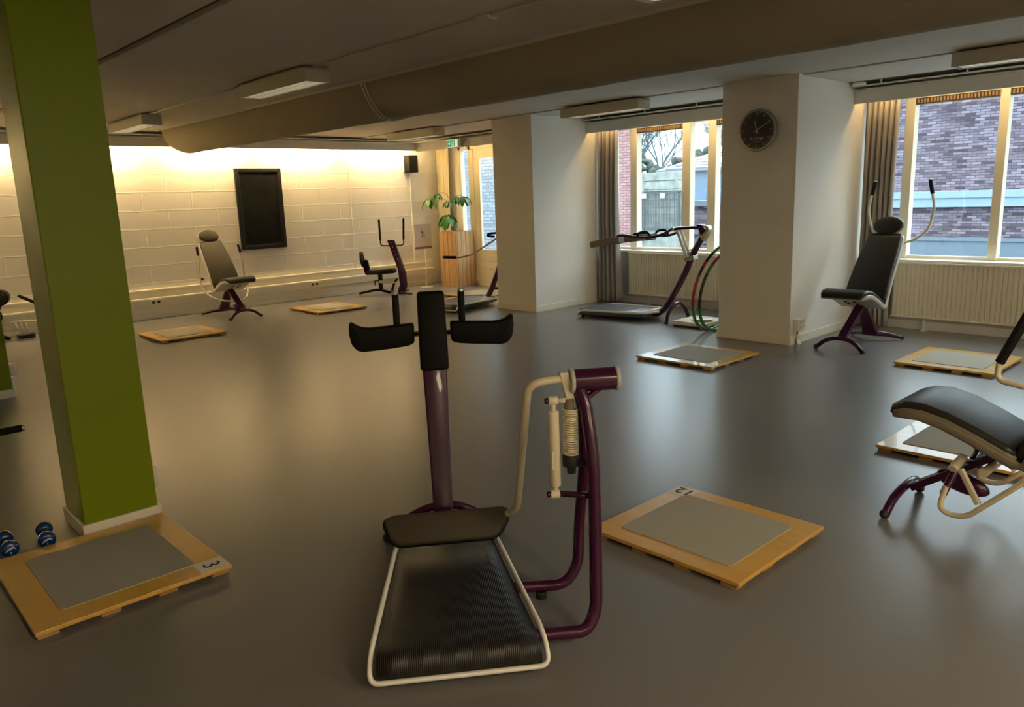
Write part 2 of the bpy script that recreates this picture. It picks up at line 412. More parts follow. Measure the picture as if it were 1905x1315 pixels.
# columns
def column(name, x0, x1, y0, y1, m, label, sk='trim', sh=0.085):
    t = thing(name, label, 'pillar', ((x0+x1)/2, (y0+y1)/2, 0))
    del t['label'], t['category']; t['kind'] = 'structure'; t['label'] = label
    cx, cy = (x0+x1)/2, (y0+y1)/2
    b = BM(); bx(b, x0-cx, x1-cx, y0-cy, y1-cy, 0, CZ+0.06, 0.006); obj('shaft', b, m, t)
    s = 0.013
    b = BM(); bx(b, x0-cx-s, x1-cx+s, y0-cy-s, y1-cy+(s if y1 < 8 else 0), 0, sh, 0.003); obj('skirting', b, sk, t)
    return t
column('wall_pillar', -8.33, -7.55, 7.48, 9.3, 'white_wall', 'white pillar with cream skirting beside the far window')
column('wall_pillar', -4.58, -3.75, 7.34, 9.3, 'white_wall', 'white pillar carrying the wall clock')
column('wall_pillar', -0.75, 0.08, 7.40, 9.3, 'white_wall', 'white pillar right of the second window')
column('wall_pillar', 3.07, 3.90, 7.40, 9.3, 'white_wall', 'white pillar at the far right end')
column('green_pillar', -4.435, -4.09, 0.865, 1.215, 'green', 'large green painted pillar in the left foreground', sh=0.075)
column('green_pillar', -8.27, -7.91, 0.90, 1.28, 'green', 'smaller green pillar farther back at the left edge', sh=0.075)

# windows
def window(n, xs, x0, x1):
    b = BM()
    for a, c in xs: bx(b, a, c, 9.08, 9.20, 0.77, 2.5, 0.004)
    bx(b, x0, x1, 9.10, 9.18, 0.765, 0.80); bx(b, x0, x1, 9.10, 9.18, 2.47, 2.5)
    o = struct('window_%d' % n, b, 'cream', 'cream window frame with warm lit mullions')
    b = BM(); bx(b, x0, x1, 8.90, 9.30, 0.745, 0.768, 0.004); obj('window_sill', b, 'white', o)
    b = BM(); bx(b, x0, x1, 9.14, 9.146, 0.80, 2.47); obj('glass_pane', b, 'glass', o)
    for a, c in zip(xs[:-1], xs[1:]):
        g0, g1 = a[1], c[0]
        if g1-g0 < 0.3 or g1-g0 < 0.6 and n == 1 and g0 < -6.0: continue
        b = BM(); bx(b, g0, g1, 9.085, 9.135, 2.405, 2.47); v = obj('vent_grille', b, 'vent', o)
        b = BM(); k = int((g1-g0)/0.032)
        for i in range(k):
            x = g0+0.02+i*0.032; bx(b, x, x+0.016, 9.078, 9.086, 2.42, 2.46)
        obj('vent_slats', b, 'vent_slot', v)
    return o
window(1, [(-7.56, -7.46), (-7.16, -7.045), (-6.27, -6.145), (-5.87, -5.75), (-4.9, -4.78)], -7.55, -4.58)
window(2, [(-3.74, -3.66), (-3.405, -3.31), (-2.51, -2.425), (-1.66, -1.56), (-0.85, -0.75)], -3.75, -0.75)
window(3, [(0.08, 0.18), (0.42, 0.52), (1.32, 1.42), (2.2, 2.3), (2.97, 3.07)], 0.08, 3.07)
window(4, [(3.9, 4.0), (4.9, 5.0), (5.9, 6.0)], 3.9, X1)
# narrow window left of the door, and the door
b = BM()
for a, c in ((-11.30, -11.235), (-11.02, -10.96)): bx(b, a, c, 9.28, 9.38, 0.62, 2.5, 0.004)
bx(b, -11.235, -11.02, 9.30, 9.36, 0.62, 0.68); bx(b, -11.30, -9.80, 9.28, 9.38, 2.44, 2.55)
o = struct('window_5', b, 'cream', 'tall narrow window beside the glazed door')
b = BM(); bx(b, -11.235, -11.02, 9.33, 9.336, 0.68, 2.44); obj('glass_pane', b, 'glass', o)
b = BM(); bx(b, -10.96, -10.88, 9.27, 9.38, 0, 2.44, 0.004); bx(b, -9.88, -9.80, 9.27, 9.38, 0, 2.44, 0.004); bx(b, -10.96, -9.80, 9.26, 9.36, 0, 0.10, 0.004)
do = struct('door_1', b, 'cream', 'cream glazed door with panelled lower half')
b = BM(); bx(b, -10.88, -10.725, 9.29, 9.33, 0.10, 2.44); bx(b, -10.03, -9.88, 9.29, 9.33, 0.10, 2.44); bx(b, -10.725, -10.03, 9.29, 9.33, 2.27, 2.44); bx(b, -10.725, -10.03, 9.29, 9.33, 0.10, 0.655)
for z in (0.22, 0.36, 0.50): bx(b, -10.70, -10.05, 9.278, 9.29, z-0.045, z+0.06, 0.006)
obj('door_leaf', b, 'cream', do)
b = BM(); bx(b, -10.725, -10.03, 9.31, 9.316, 0.655, 2.27); obj('glass_pane', b, 'glass', do)

# ---------------------------------------------------------------- outside
b = BM(); bx(b, -80, 60, 9.4, 120, -0.45, -0.35); struct('ground', b, 'concrete', 'pale wet flat roof surface outside the windows')
t = thing('brick_building', 'long purplish grey brick building seen through the right window', 'building', (0, 22, -0.35))
b = BM(); bx(b, -10.5, 22, 0, 8, 0.0, 4.35); obj('brick_wall', b, 'brick', t)
b = BM(); bx(b, -10.6, 22.1, -0.35, 8, 4.35, 4.75); obj('eaves', b, 'white', t)
b = BM(); bx(b, -10.52, 22, -0.12, 0, 1.50, 1.68, 0.01); bx(b, -10.52, 22, -0.16, 0, 1.28, 1.36); bx(b, -10.52, 22, -0.08, 0, 1.36, 1.50); obj('fascia_band', b, 'band', t)
b = BM(); bx(b, -10.52, 22, -0.06, 0, 0.0, 0.42); bx(b, -10.52, 22, -0.1, 0, 0.42, 0.5); obj('plinth', b, 'slate', t)
t = thing('brick_building', 'tall pink brick wall at the left of the far window', 'building', (-20, 16, -0.35))
b = BM(); bx(b, 6.9, 7.46, 0, 0.35, 0, 5.5); obj('brick_wall', b, 'brick_pink', t)
b = BM(); bx(b, 6.85, 7.5, -0.05, 0.4, 5.5, 5.6); obj('coping', b, 'white', t)
t = thing('brick_building', 'pale grey brick wall seen through the glazed door', 'building', (-24, 15, -0.35))
b = BM(); bx(b, -1, 7.6, 0, 0.8, 0, 5.5); obj('brick_wall', b, 'brick_pale', t)
b = BM(); bx(b, -1.1, 7.7, -0.1, 0.9, 5.5, 5.7); obj('eaves', b, 'white', t)
# fence with gate
t = thing('garden_fence', 'weathered board fence beyond the far window', 'fence', (-15.2, 20, -0.35))
b = BM()
for k, (z0, z1) in enumerate(((2.25, 2.50), (1.98, 2.235), (1.92, 1.965))): bx(b, -0.05, 1.52, (k % 2)*0.02, 0.05+(k % 2)*0.02, z0, z1, 0.008)
for k in range(12): bx(b, -0.2+k*0.14, -0.2+k*0.14+0.125, 0.08, 0.11, 0.3, 1.95)
bx(b, -0.2, 1.52, 0.0, 0.1, 0.0, 0.70, 0.01)
obj('boards', b, 'fence', t)
for x in (-0.1, 1.55):
    b = BM(); bx(b, x-0.06, x+0.06, -0.03, 0.09, 0, 2.5, 0.01); obj('post', b, 'fence', t)
t = thing('wire_gate', 'dark steel mesh gate in front of the board fence', 'gate', (-15.3, 19.93, -0.35))
b = BM()
for z in (0.78, 1.88): bx(b, 0, 1.48, 0, 0.03, z-0.025, z+0.025)
for x in (0.0, 1.42): bx(b, x-0.03, x+0.03, 0, 0.03, 0.78, 1.88)
obj('gate_frame', b, 'gate', t)
b = BM()
for k in range(1, 5): bx(b, 0.03, 1.4, 0.005, 0.02, 0.78+k*0.22-0.01, 0.78+k*0.22+0.01)
for k in range(1, 24): x = 0.06*k; bx(b, x-0.004, x+0.004, 0.008, 0.016, 0.78, 1.88)
obj('mesh_infill', b, 'gate', t)
for x in (0.12, 0.82):
    b = BM(); bx(b, x-0.09, x+0.09, -0.012, 0, 1.72, 1.86); obj('plate', b, 'paper', t)
# low annex, house with roof
t = thing('low_annex', 'low brick annex with pale flat roof edge outside', 'building', (-16.0, 22, -0.35))
b = BM(); bx(b, 1.25, 5.1, 0, 4.5, 0.0, 1.40); obj('brick_wall', b, 'brick', t)
b = BM(); bx(b, 1.15, 5.2, -0.15, 4.6, 1.40, 1.58); obj('roof_edge', b, 'slate', t)
b = BM(); bx(b, 1.3, 2.0, 0.6, 1.4, 1.58, 1.9, 0.02); obj('roof_box', b, 'bluewall', t)
b = BM(); bx(b, 1.2, 5.1, -0.08, 0, 0.50, 0.62); obj('ledge', b, 'slate', t)
t = thing('pitched_roof_house', 'blue grey house with pale panelled pitched roof', 'house', (-18, 30, -0.35))
b = BM(); bx(b, -3.0, 9, 0.2, 7, 0, 2.75); obj('house_wall', b, 'bluewall', t)
b = BM(); prism(b, [(-4.1, -0.1, 2.75), (9.5, -0.1, 2.75), (9.5, 3.6, 3.75), (-2.6, 3.6, 3.75)], (0, 0, 0.1)); rf = obj('roof', b, 'slate', t)
b = BM()
for k in range(7): z = 2.87+k*0.14; y = -0.08+k*0.52; bx(b, -3.6+k*0.2, 9.4, y, y+0.05, z, z+0.03)
obj('roof_seams', b, 'bluewall', rf)
for x in (-1.7, 1.4):
    b = BM(); prism(b, [(x, 0.9, 3.06), (x+1.3, 0.9, 3.06), (x+1.3, 2.7, 3.55), (x, 2.7, 3.55)], (0, 0, 0.1)); obj('skylight', b, 'paper', rf)
# hedge and bare trees
b = BM()
for k in range(1500):
    x = -44+random.uniform(0, 26); z = random.uniform(0.0, 1.0)*(3.3+0.5*math.sin(x*0.9)); ellipsoid(b, (x, 41+random.uniform(-2, 2), z), random.uniform(.15, .4), 0.3, random.uniform(.15, .4), None, 5, 4)
tag(obj('hedge', b, 'hedge'), 'hazy grey green undergrowth behind the roofs', 'hedge', kind='stuff')
def bare_tree(loc, h, label, seed, group='bare trees behind the roofs'):
    rnd = random.Random(seed); b = BM()
    def br(p, d, L, r, n):
        q = p + d*L
        mid = p + d*L*0.5 + Vector((rnd.uniform(-1, 1), rnd.uniform(-1, 1), 0))*L*0.05
        tube(b, [p, mid, q], [r, r*0.85, r*0.66], 4, False)
        if n == 0: return
        for k in range(3 if n > 1 else 4):
            nd = (d + Vector((rnd.uniform(-1, 1), rnd.uniform(-1, 1), rnd.uniform(-0.25, 0.7)))*0.62).normalized()
            br(p + d*L*rnd.uniform(0.55, 1.0), nd, L*rnd.uniform(0.62, 0.8), r*0.6, n-1)
    br(Vector((0, 0, 0)), Vector((0, 0, 1)), h*0.22, h*0.013, 6)
    o = obj('bare_tree', b, 'bark'); o.location = loc
    tag(o, label, 'tree', group); return o
for k, (x, y, h, lab) in enumerate(((-41.5, 54, 14, 'hazy bare tree at the left frame of the far window'), (-34.6, 47, 13, 'bare winter tree in the left pane of the far window'), (-31.2, 52, 15, 'bare winter tree beside the middle post of the far window'),
        (-27.0, 46, 13, 'bare winter tree right of the middle post above the pitched roof'), (-23.0, 51, 14, 'bare winter tree nearest the clock pillar'))):
    bare_tree((x, y, -0.4), h, lab, k+1)

# ---------------------------------------------------------------- ceiling furniture
def half_duct():
    b = BM(); yc, r = 4.32, 0.32; xs = []
    n = 20; seg = 22
    prof = [(-11.42+0.30*(1-math.cos(R(a)))*1.0, math.sin(R(a))) for a in (12, 30, 45, 60, 75, 90)]
    k = 90
    prof += [(-11.12+(X1+11.12)*(i/k), 1.0) for i in range(1, k+1)]
    rings = []
    rnd = random.Random(3)
    for i, (x, s) in enumerate(prof):
        ring = []
        for j in range(seg+1):
            a = PI*j/seg
            wob = 0.004*math.sin(x*9+j*0.6)*math.sin(x*2.1) + rnd.uniform(-.0008, .0008)
            ring.append(b.verts.new((x, yc-math.cos(a)*(r+wob)*max(s, .25), CZ-math.sin(a)*(r+wob)*s)))
        rings.append(ring)
    for i in range(len(rings)-1):
        for j in range(seg):
            f = b.faces.new((rings[i][j], rings[i][j+1], rings[i+1][j+1], rings[i+1][j])); f.smooth = True
    b.faces.new(rings[0])
    return b
duct = thing('fabric_air_duct', 'large half round brown cloth air duct running under the ceiling', 'duct', (-3, 4.32, CZ))
o = obj('cloth_sleeve', half_duct(), 'fabric', duct); o.matrix_parent_inverse = Matrix.Translation((3, -4.32, -CZ))
for y in (3.995, 4.645):
    b = BM(); bx(b, -11.2, X1, y-0.014, y+0.014, CZ-0.022, CZ); o = obj('edge_rail', b, 'tape', duct); o.matrix_parent_inverse = Matrix.Translation((3, -4.32, -CZ))
for dx in (0.0, 0.055):
    b = BM(); tube(b, [(-6.18+dx+0.03*math.sin(a*3), 4.32-math.cos(a)*0.328, CZ-math.sin(a)*0.328) for a in [PI*i/24 for i in range(25)]], 0.006, 8)
    o = obj('binding_cord', b, 'tape', duct); o.matrix_parent_inverse = Matrix.Translation((3, -4.32, -CZ))
b = BM()
for x in [-9.36, ]: pass
bx(b, -9.36, -6.85, 3.235, 3.27, CZ-0.016, CZ-0.0005, 0.003); bx(b, -5.66, -2.6, 3.235, 3.27, CZ-0.016, CZ-0.0005, 0.003); bx(b, -3.72, -3.58, 3.215, 3.29, CZ-0.03, CZ-0.0005, 0.004)
tag(obj('cable_duct', b, 'ceiling'), 'slim cable duct on the ceiling joining the near row of lamps', 'cable duct')

def ceiling_lamp(x0, label):
    t = thing('ceiling_lamp', label, 'lamp', (x0+0.6, 3.26, CZ), 0, 'louvred ceiling lamps')
    b = BM(); bx(b, -0.6, 0.6, -0.11, -0.098, -0.125, -0.012); bx(b, -0.6, 0.6, 0.098, 0.11, -0.125, -0.012); bx(b, -0.6, -0.588, -0.098, 0.098, -0.125, -0.012); bx(b, 0.588, 0.6, -0.098, 0.098, -0.125, -0.012)
    bx(b, -0.6, 0.6, -0.11, 0.11, -0.03, -0.012); bx(b, -0.5, 0.5, -0.05, 0.05, -0.012, 0)
    obj('housing', b, 'white_gloss', t)
    b = BM()
    for k in range(15): x = -0.56+k*0.08; bx(b, x-0.004, x+0.004, -0.095, 0.095, -0.12, -0.075)
    for y in (-0.095, 0, 0.09): bx(b, -0.585, 0.585, y, y+0.006, -0.12, -0.06)
    obj('louvre', b, 'louvre', t)
    for y in (-0.05, 0.05):
        b = BM(); cyl(b, (-0.57, y, -0.055), (0.57, y, -0.055), 0.013, 10); obj('tube', b, 'added_glow_tube', t)
    return t
L0 = ceiling_lamp(-6.85, 'white louvred ceiling lamp in front of the cloth duct, nearest whole one')
dup(L0, (-9.96, 3.26, CZ), 0, 'white louvred ceiling lamp at the duct end, partly behind the green pillar')
dup(L0, (-1.95, 3.30, CZ), 0, 'white louvred ceiling lamp cut off by the top edge of the picture')
dup(L0, (-10.0, 7.38, CZ-0.01), 0, 'white louvred ceiling lamp above the potted plant corner')
dup(L0, (-6.22, 7.38, CZ-0.01), 0, 'white louvred ceiling lamp between the two white pillars')
dup(L0, (-1.80, 7.40, CZ-0.01), 0, 'white louvred ceiling lamp cut off at the upper right edge')

def added_fill_lamp(x, y):  # unseen glowing panels, added only to brighten the foreground
    t = thing('ceiling_lamp', 'unseen fill light panel added on the ceiling to brighten the foreground', 'lamp', (x, y, CZ-0.001), 0, 'added fill light panels out of view')
    b = BM(); bx(b, -0.62, 0.62, -0.32, 0.32, -0.06, 0, 0.004); obj('housing', b, 'white_gloss', t)
    b = BM(); bx(b, -0.58, 0.58, -0.28, 0.28, -0.066, -0.058); obj('diffuser', b, 'added_fill_lamp', t)
for x, y in ((2.2, 3.0), (5.2, 2.9), (1.9, 1.1), (4.8, 0.8), (3.4, -1.4)): added_fill_lamp(x, y)
# warm tubes behind the pelmets
def warm_tube(name, a, c, m, label, group):
    a = Vector(a); c = Vector(c); t = thing(name, label, 'lamp', (a+c)/2, 0, group)
    b = BM(); cyl(b, a-(a+c)/2, c-(a+c)/2, 0.013, 10); obj('glowing_tube', b, m, t)
    mid = (a+c)/2; b = BM()
    d = (c-a).normalized()
    bx(b, *( (-0.02, 0.02) if abs(d.y) > .5 else (-abs(c.x-a.x)/2, abs(c.x-a.x)/2)), *( (-abs(c.y-a.y)/2, abs(c.y-a.y)/2) if abs(d.y) > .5 else (-0.02, 0.02)), 0.014, 0.05)
    obj('batten', b, 'white', t)
for y in (-2.9, -1.35, 0.2, 1.75, 3.3, 4.85, 6.4, 7.95):
    warm_tube('cove_tube_lamp', (XW+0.225, y-0.58, 2.53), (XW+0.225, y+0.58, 2.53), 'tube', 'warm tube lamp hidden behind the pelmet of the block wall', 'warm tube lamps above the block wall')
for x0, x1 in ((-11.5, -10.1), (-10.0, -8.6), (-7.45, -6.1), (-6.0, -4.65), (-3.65, -2.3), (-2.2, -0.85), (0.2, 1.5), (1.6, 2.9), (4.0, 5.2)):
    warm_tube('window_tube_lamp', (x0, 8.67, 2.52), (x1, 8.67, 2.52), 'tube_window', 'warm tube lamp hidden behind the window pelmet', 'warm tube lamps above the windows')
# daylight portals in the window openings (sampling aid, no light of their own)
for x0, x1 in spans[1:]:
    L = bpy.data.lights.new('window_daylight', 'AREA'); L.shape = 'RECTANGLE'; L.size = x1-x0; L.size_y = 1.7
    L.cycles.is_portal = True
    o = bpy.data.objects.new('window_daylight', L); col.objects.link(o); o.location = ((x0+x1)/2, 9.27, 1.64); o.rotation_euler = (R(-90), 0, 0)

# ---------------------------------------------------------------- radiators and curtains
def radiator(x0, x1, label):
    t = thing('radiator', label, 'radiator', ((x0+x1)/2, 8.91, 0), 0, 'ribbed radiators under the windows'); h = (x1-x0)/2
    b = BM(); n = int((x1-x0)/0.046); pts = []
    for i in range(n):
        x = -h+0.01+i*0.046
        pts += [(x, -0.010), (x+0.010, -0.022), (x+0.032, -0.022), (x+0.042, -0.010)]
    front = [(p[0], p[1]) for p in pts]
    v0 = [b.verts.new((x, y-0.01, 0.15)) for x, y in front]; v1 = [b.verts.new((x, y-0.01, 0.725)) for x, y in front]
    for i in range(len(front)-1):
        b.faces.new((v0[i], v0[i+1], v1[i+1], v1[i]))
    bx(b, -h, h, -0.01, 0.05, 0.15, 0.725)
    obj('ribbed_panel', b, 'radiator', t, 25)
    b = BM(); bx(b, -h-0.005, h+0.005, -0.036, 0.055, 0.722, 0.742, 0.004); bx(b, -h, h, -0.036, -0.005, 0.138, 0.155, 0.003); obj('rim', b, 'radiator', t)
    for x in (-h+0.35, h-0.8):
        b = BM(); cyl(b, (x, 0.0, 0), (x, 0.0, 0.15), 0.014); cyl(b, (x, 0, 0), (x, 0, 0.008), 0.04); obj('foot', b, 'white', t)
radiator(-7.05, -4.62, 'cream ribbed radiator under the far window behind the treadmill like machine')
radiator(-3.36, -0.80, 'cream ribbed radiator under the right window')

def curtain(name, x0, x1, y, m, label, seed, n_f, depth=0.055, flare=0.0, z0=0.03, z1=2.58):
    rnd = random.Random(seed); b = BM(); nx = n_f*14; nz = 26
    ph = [rnd.uniform(-0.5, 0.5) for _ in range(n_f+2)]; am = [rnd.uniform(0.6, 1.25) for _ in range(n_f+2)]
    rows = []
    for j in range(nz+1):
        z = z0+(z1-z0)*j/nz; tz = j/nz; row = []
        sp = 1 + flare*(1-tz)**1.5 - 0.06*math.sin(tz*PI)
        for i in range(nx+1):
            u = i/nx; f = u*n_f; k = int(f); fr = f-k
            A = am[k]*(1-fr)+am[min(k+1, n_f)]*fr; P = ph[k]*(1-fr)+ph[min(k+1, n_f)]*fr
            sh = math.sin(2*PI*f + P*2*(1-tz)) ; sh2 = math.sin(4*PI*f+P)*0.25*tz**3
            xx = x0+(x1-x0)*(u if True else u)*sp + 0.012*math.cos(2*PI*f)*A*(1-0.3*tz)
            row.append(b.verts.new((xx, y + depth*0.5*A*(sh+sh2)*(0.75+0.25*(1-tz)), z)))
        rows.append(row)
    for j in range(nz):
        for i in range(nx):
            f = b.faces.new((rows[j][i], rows[j][i+1], rows[j+1][i+1], rows[j+1][i])); f.smooth = True
    r = bmesh.ops.extrude_face_region(b, geom=b.faces[:]); bmesh.ops.translate(b, vec=(0, 0.003, 0), verts=[v for v in r['geom'] if isinstance(v, bmesh.types.BMVert)])
    o = obj(name, b, m)
    for p in o.data.polygons: p.use_smooth = True
    tag(o, label, 'curtain'); return o
curtain('window_curtain', -7.53, -7.16, 8.80, 'curtain', 'taupe gathered curtain left of the far window', 5, 5, 0.12, 0.10)
curtain('window_curtain', -3.73, -3.37, 8.83, 'curtain', 'taupe gathered curtain behind the reclined chair near the right window', 6, 6, 0.08, 0.0)
curtain('window_curtain', -11.80, -11.44, 9.17, 'curtain_cream', 'cream curtain in the far corner behind the poster stand', 8, 7, 0.07, 0.0, 0.02)

# ---------------------------------------------------------------- floor boards with rubber tiles
def floor_board(x0, x1, y0, y1, label, inset=(0.1, 0.12), digit=None, rot=0.0):
    cx, cy = (x0+x1)/2, (y0+y1)/2; hx, hy = (x1-x0)/2, (y1-y0)/2
    t = thing('wooden_floor_board', label, 'exercise board', (cx, cy, 0), rot, 'plywood exercise boards on the floor')
    b = BM(); bx(b, -hx, hx, -hy, hy, 0.020, 0.038, 0.0025); obj('plywood_panel', b, 'plywood', t)
    b = BM()
    for k in range(4):
        x = -hx+0.015+k*(2*hx-0.09-0.015)/3; 
        for q in range(4): y = -hy+0.008+q*(2*hy-0.075-0.016)/3; bx(b, x, x+0.075, y, y+0.075, 0.0, 0.0215)
    o = obj('underside_battens', b, 'ply_edge', t)
    b = BM()
    ix, iy = hx-inset[0], hy-inset[1]
    t2 = bmesh.new(); bx(t2, -ix, ix, -iy, iy, 0.038, 0.042); bmesh.ops.bevel(t2, geom=[e for e in t2.edges if abs(e.verts[0].co.z-e.verts[1].co.z) > 0.003], offset=0.02, segments=3, profile=0.5, affect='EDGES'); merge(b, t2)
    obj('rubber_tile', b, 'mat_grey', t)
    if digit:
        s, px, py, ang = digit
        b = BM(); bx(b, px-0.058, px+0.058, py-0.062, py+0.062, 0.0381, 0.0392); st = obj('number_sticker', b, 'paper', t)
        text_mesh('printed_number', s, 0.105, 'ink', st, Matrix.Translation((px, py, 0.0396)) @ Matrix.Rotation(ang, 4, 'Z'))
    return t
floor_board(-4.06, -3.205, 0.457, 1.225, 'plywood board numbered 3 at the foot of the large green pillar', (0.115, 0.115), ('3', 0.365, 0.315, 0.0))
floor_board(-2.285, -1.495, 2.585, 3.33, 'plywood board numbered 12 on the open floor right of the foreground machine', (0.10, 0.10), ('12', -0.325, 0.305, PI))
floor_board(-10.43, -9.57, 3.128, 3.935, 'plywood board right of the green pillar in front of the far reclined chair', (0.12, 0.13))
floor_board(-10.91, -10.02, 5.50, 6.31, 'plywood board under the chalkboard near the block wall', (0.12, 0.13))
floor_board(-4.567, -3.722, 5.87, 6.69, 'plywood board in front of the clock pillar', (0.11, 0.12), ('8', -0.355, -0.335, PI/2) if False else None)
floor_board(-2.61, -1.82, 7.04, 7.88, 'plywood board in front of the right hand radiator', (0.11, 0.12))
floor_board(-1.80, -1.0, 4.66, 5.44, 'plywood board half hidden by the chair at the right edge', (0.11, 0.12))
floor_board(-10.1, -9.25, 7.86, 8.68, 'plywood board in front of the glazed door by the planter', (0.11, 0.12))

# ---------------------------------------------------------------- reclined exercise chairs
SEAT = [(0.035, 0.520), (0.02, 0.548), (-0.03, 0.566), (-0.10, 0.570), (-0.20, 0.548), (-0.32, 0.500), (-0.44, 0.445), (-0.485, 0.425)]
SW = [0.185, 0.205, 0.215, 0.22, 0.22, 0.215, 0.21, 0.208]
BACK = [(-0.505, 0.425), (-0.535, 0.50), (-0.60, 0.615), (-0.70, 0.755), (-0.82, 0.905), (-0.93, 1.035), (-0.965, 1.075)]
BW = [0.208, 0.207, 0.203, 0.196, 0.186, 0.172, 0.16]
def chair_body(t, pad='greyvinyl', shell='shell', foot='rubber', side=False):
    if side:
        b = BM(); slab(b, [(p[0]-0.002, p[1]-0.024) for p in SEAT[1:]], [x+0.004 for x in SW[1:]], [0.04]+[0.05]*(len(SEAT)-2), 0.012, 3); obj('side_panel', b, 'taupe_shell', t)
    b = BM(); slab(b, SEAT, SW, [0.03, 0.046, 0.052, 0.052, 0.05, 0.05, 0.05, 0.044], 0.022, 4, 0.008); obj('seat_cushion', b, pad, t)
    b = BM(); slab(b, BACK, BW, [0.044, 0.05, 0.05, 0.05, 0.05, 0.048, 0.03], 0.022, 4, 0.0); obj('backrest', b, pad, t)
    sh = [(p[0]+0.006, p[1]-0.034) for p in SEAT[1:]] + [(-0.53, 0.385)] + [(p[0]-0.030, p[1]-0.020) for p in BACK[1:]]
    sw = [0.19]+SW[2:] + [0.205] + BW[1:]
    sw = [x+0.011 for x in sw]
    b = BM(); slab(b, sh, sw, [0.02]+[0.045]*(len(sh)-2)+[0.03], 0.014, 3); s = obj('shell', b, shell, t)
    for x in (-0.16, -0.24):
        for y in (-0.045, 0.045):
            b = BM(); z = 0.474 if x > -0.2 else 0.443
            ellipsoid(b, (x-0.016, y, z-0.012), 0.014, 0.018, 0.008, None, 12, 8); obj('bolt_recess', b, 'dark', s)
    m = Matrix.Rotation(R(-27), 3, 'Y')
    b = BM(); ellipsoid(b, (-0.995, 0, 1.165), 0.026, 0.150, 0.100, m); h = obj('headrest', b, pad, t)
    b = BM(); ellipsoid(b, (-1.008, 0, 1.156), 0.020, 0.161, 0.111, m); obj('headrest_back', b, shell, h)
    # feet
    b = BM(); tube(b, catmull([(0.02, -0.225, 0.022), (0.012, -0.15, 0.085), (0, -0.06, 0.118), (0, 0.06, 0.118), (0.012, 0.15, 0.085), (0.02, 0.225, 0.022)], 8), 0.021, 12); a = obj('front_foot', b, 'purple', t)
    for s in (-1, 1):
        b = BM(); ellipsoid(b, (0.022, s*0.228, 0.022), 0.024, 0.026, 0.023, None, 12, 8); obj('foot_cap', b, foot, a)
    b = BM(); tube(b, catmull([(-0.88, -0.255, 0.026), (-0.80, -0.15, 0.06), (-0.72, -0.05, 0.075), (-0.72, 0.05, 0.075), (-0.80, 0.15, 0.06), (-0.88, 0.255, 0.026)], 8), [0.017+0.014*math.sin(PI*i/40) for i in range(41)], 12); a = obj('rear_foot', b, 'purple', t)
    for s in (-1, 1):
        b = BM(); ellipsoid(b, (-0.884, s*0.258, 0.024), 0.02, 0.02, 0.018, None, 12, 8); obj('foot_cap', b, foot, a)
    b = BM(); obox(b, (-0.02, 0, 0.110), (-0.43, 0, 0.395), 0.085, 0.035, bev=0.006); obj('front_strut', b, 'purple', t)
    b = BM(); obox(b, (-0.73, 0, 0.06), (-0.50, 0, 0.385), 0.16, 0.045, bev=0.006, wd2=0.07); obj('rear_strut', b, 'purple', t)
def grip_tube(t, pts, grip, r=0.0135, gr=0.019, name='lever_arm', m='ivory', rad=0.12):
    """pts: tube path ending at grip start; grip: end point"""
    b = BM(); P = fillet(pts, rad, 8); tube(b, P + [Vector(grip)], r, 12); a = obj(name, b, m, t, 40)
    g0 = Vector(pts[-1]); g1 = Vector(grip); d = (g1-g0).normalized()
    b = BM(); cyl(b, g0, g1, gr, 14, bev=0.003); obj('grip', b, 'grip', a)
    b = BM(); cyl(b, g1, g1+d*0.012, gr*0.95, 14, bev=0.004); obj('grip_cap', b, 'chrome', a)
    return a
def damper(t, a, c, r=0.024, m='ivory', parent_name='gas_damper'):
    a = Vector(a); c = Vector(c); d = c-a
    b = BM(); cyl(b, a+d*0.1, a+d*0.62, r, 14, bev=0.004); cyl(b, a+d*0.6, c, r*0.4, 10); o = obj(parent_name, b, m, t)
    return o
# E : near the right window, levers raised behind the back
tE = thing('reclined_exercise_chair', 'dark reclined exercise chair with raised lever arms by the right curtain', 'exercise chair', (-3.245, 7.38, 0), R(-90), 'reclined exercise chairs')
chair_body(tE)
for s in (-1, 1):
    grip_tube(tE, [(-1.0, 0, 0.98), (-1.19, 0, 0.965), (-1.28, s*0.15, 0.985), (-1.30, s*0.29, 1.10), (-1.30, s*0.335, 1.33), (-1.30, s*0.305, 1.47)], (-1.30, s*0.275, 1.61), rad=0.14)
b = BM(); cyl(b, (-0.86, 0, 0.86), (-1.02, 0, 0.985), 0.022, 12); obj('lever_pivot', b, 'purple', tE)
# B : by the block wall, levers beside the back
tB = thing('reclined_exercise_chair', 'reclined exercise chair with lowered lever arms standing under the chalkboard', 'exercise chair', (-10.67, 4.68, 0), 0, 'reclined exercise chairs')
chair_body(tB, 'khaki')
for s in (-1, 1):
    grip_tube(tB, [(-0.24, 0, 0.235), (-0.32, s*0.17, 0.25), (-0.50, s*0.31, 0.33), (-0.66, s*0.34, 0.50), (-0.63, s*0.33, 0.80), (-0.66, s*0.32, 0.90)], (-0.70, s*0.31, 1.02), rad=0.14)
b = BM(); cyl(b, (-0.16, -0.07, 0.15), (-0.16, 0.07, 0.15), 0.055, 18, bev=0.008); obj('pivot_hub', b, 'purple', tB)
b = BM(); obox(b, (-0.16, 0, 0.17), (-0.25, 0, 0.24), 0.05, 0.05, bev=0.006); obj('lever_bracket', b, 'purple', tB)
damper(tB, (-0.62, 0.08, 0.115), (-0.2, 0.08, 0.19), 0.026)
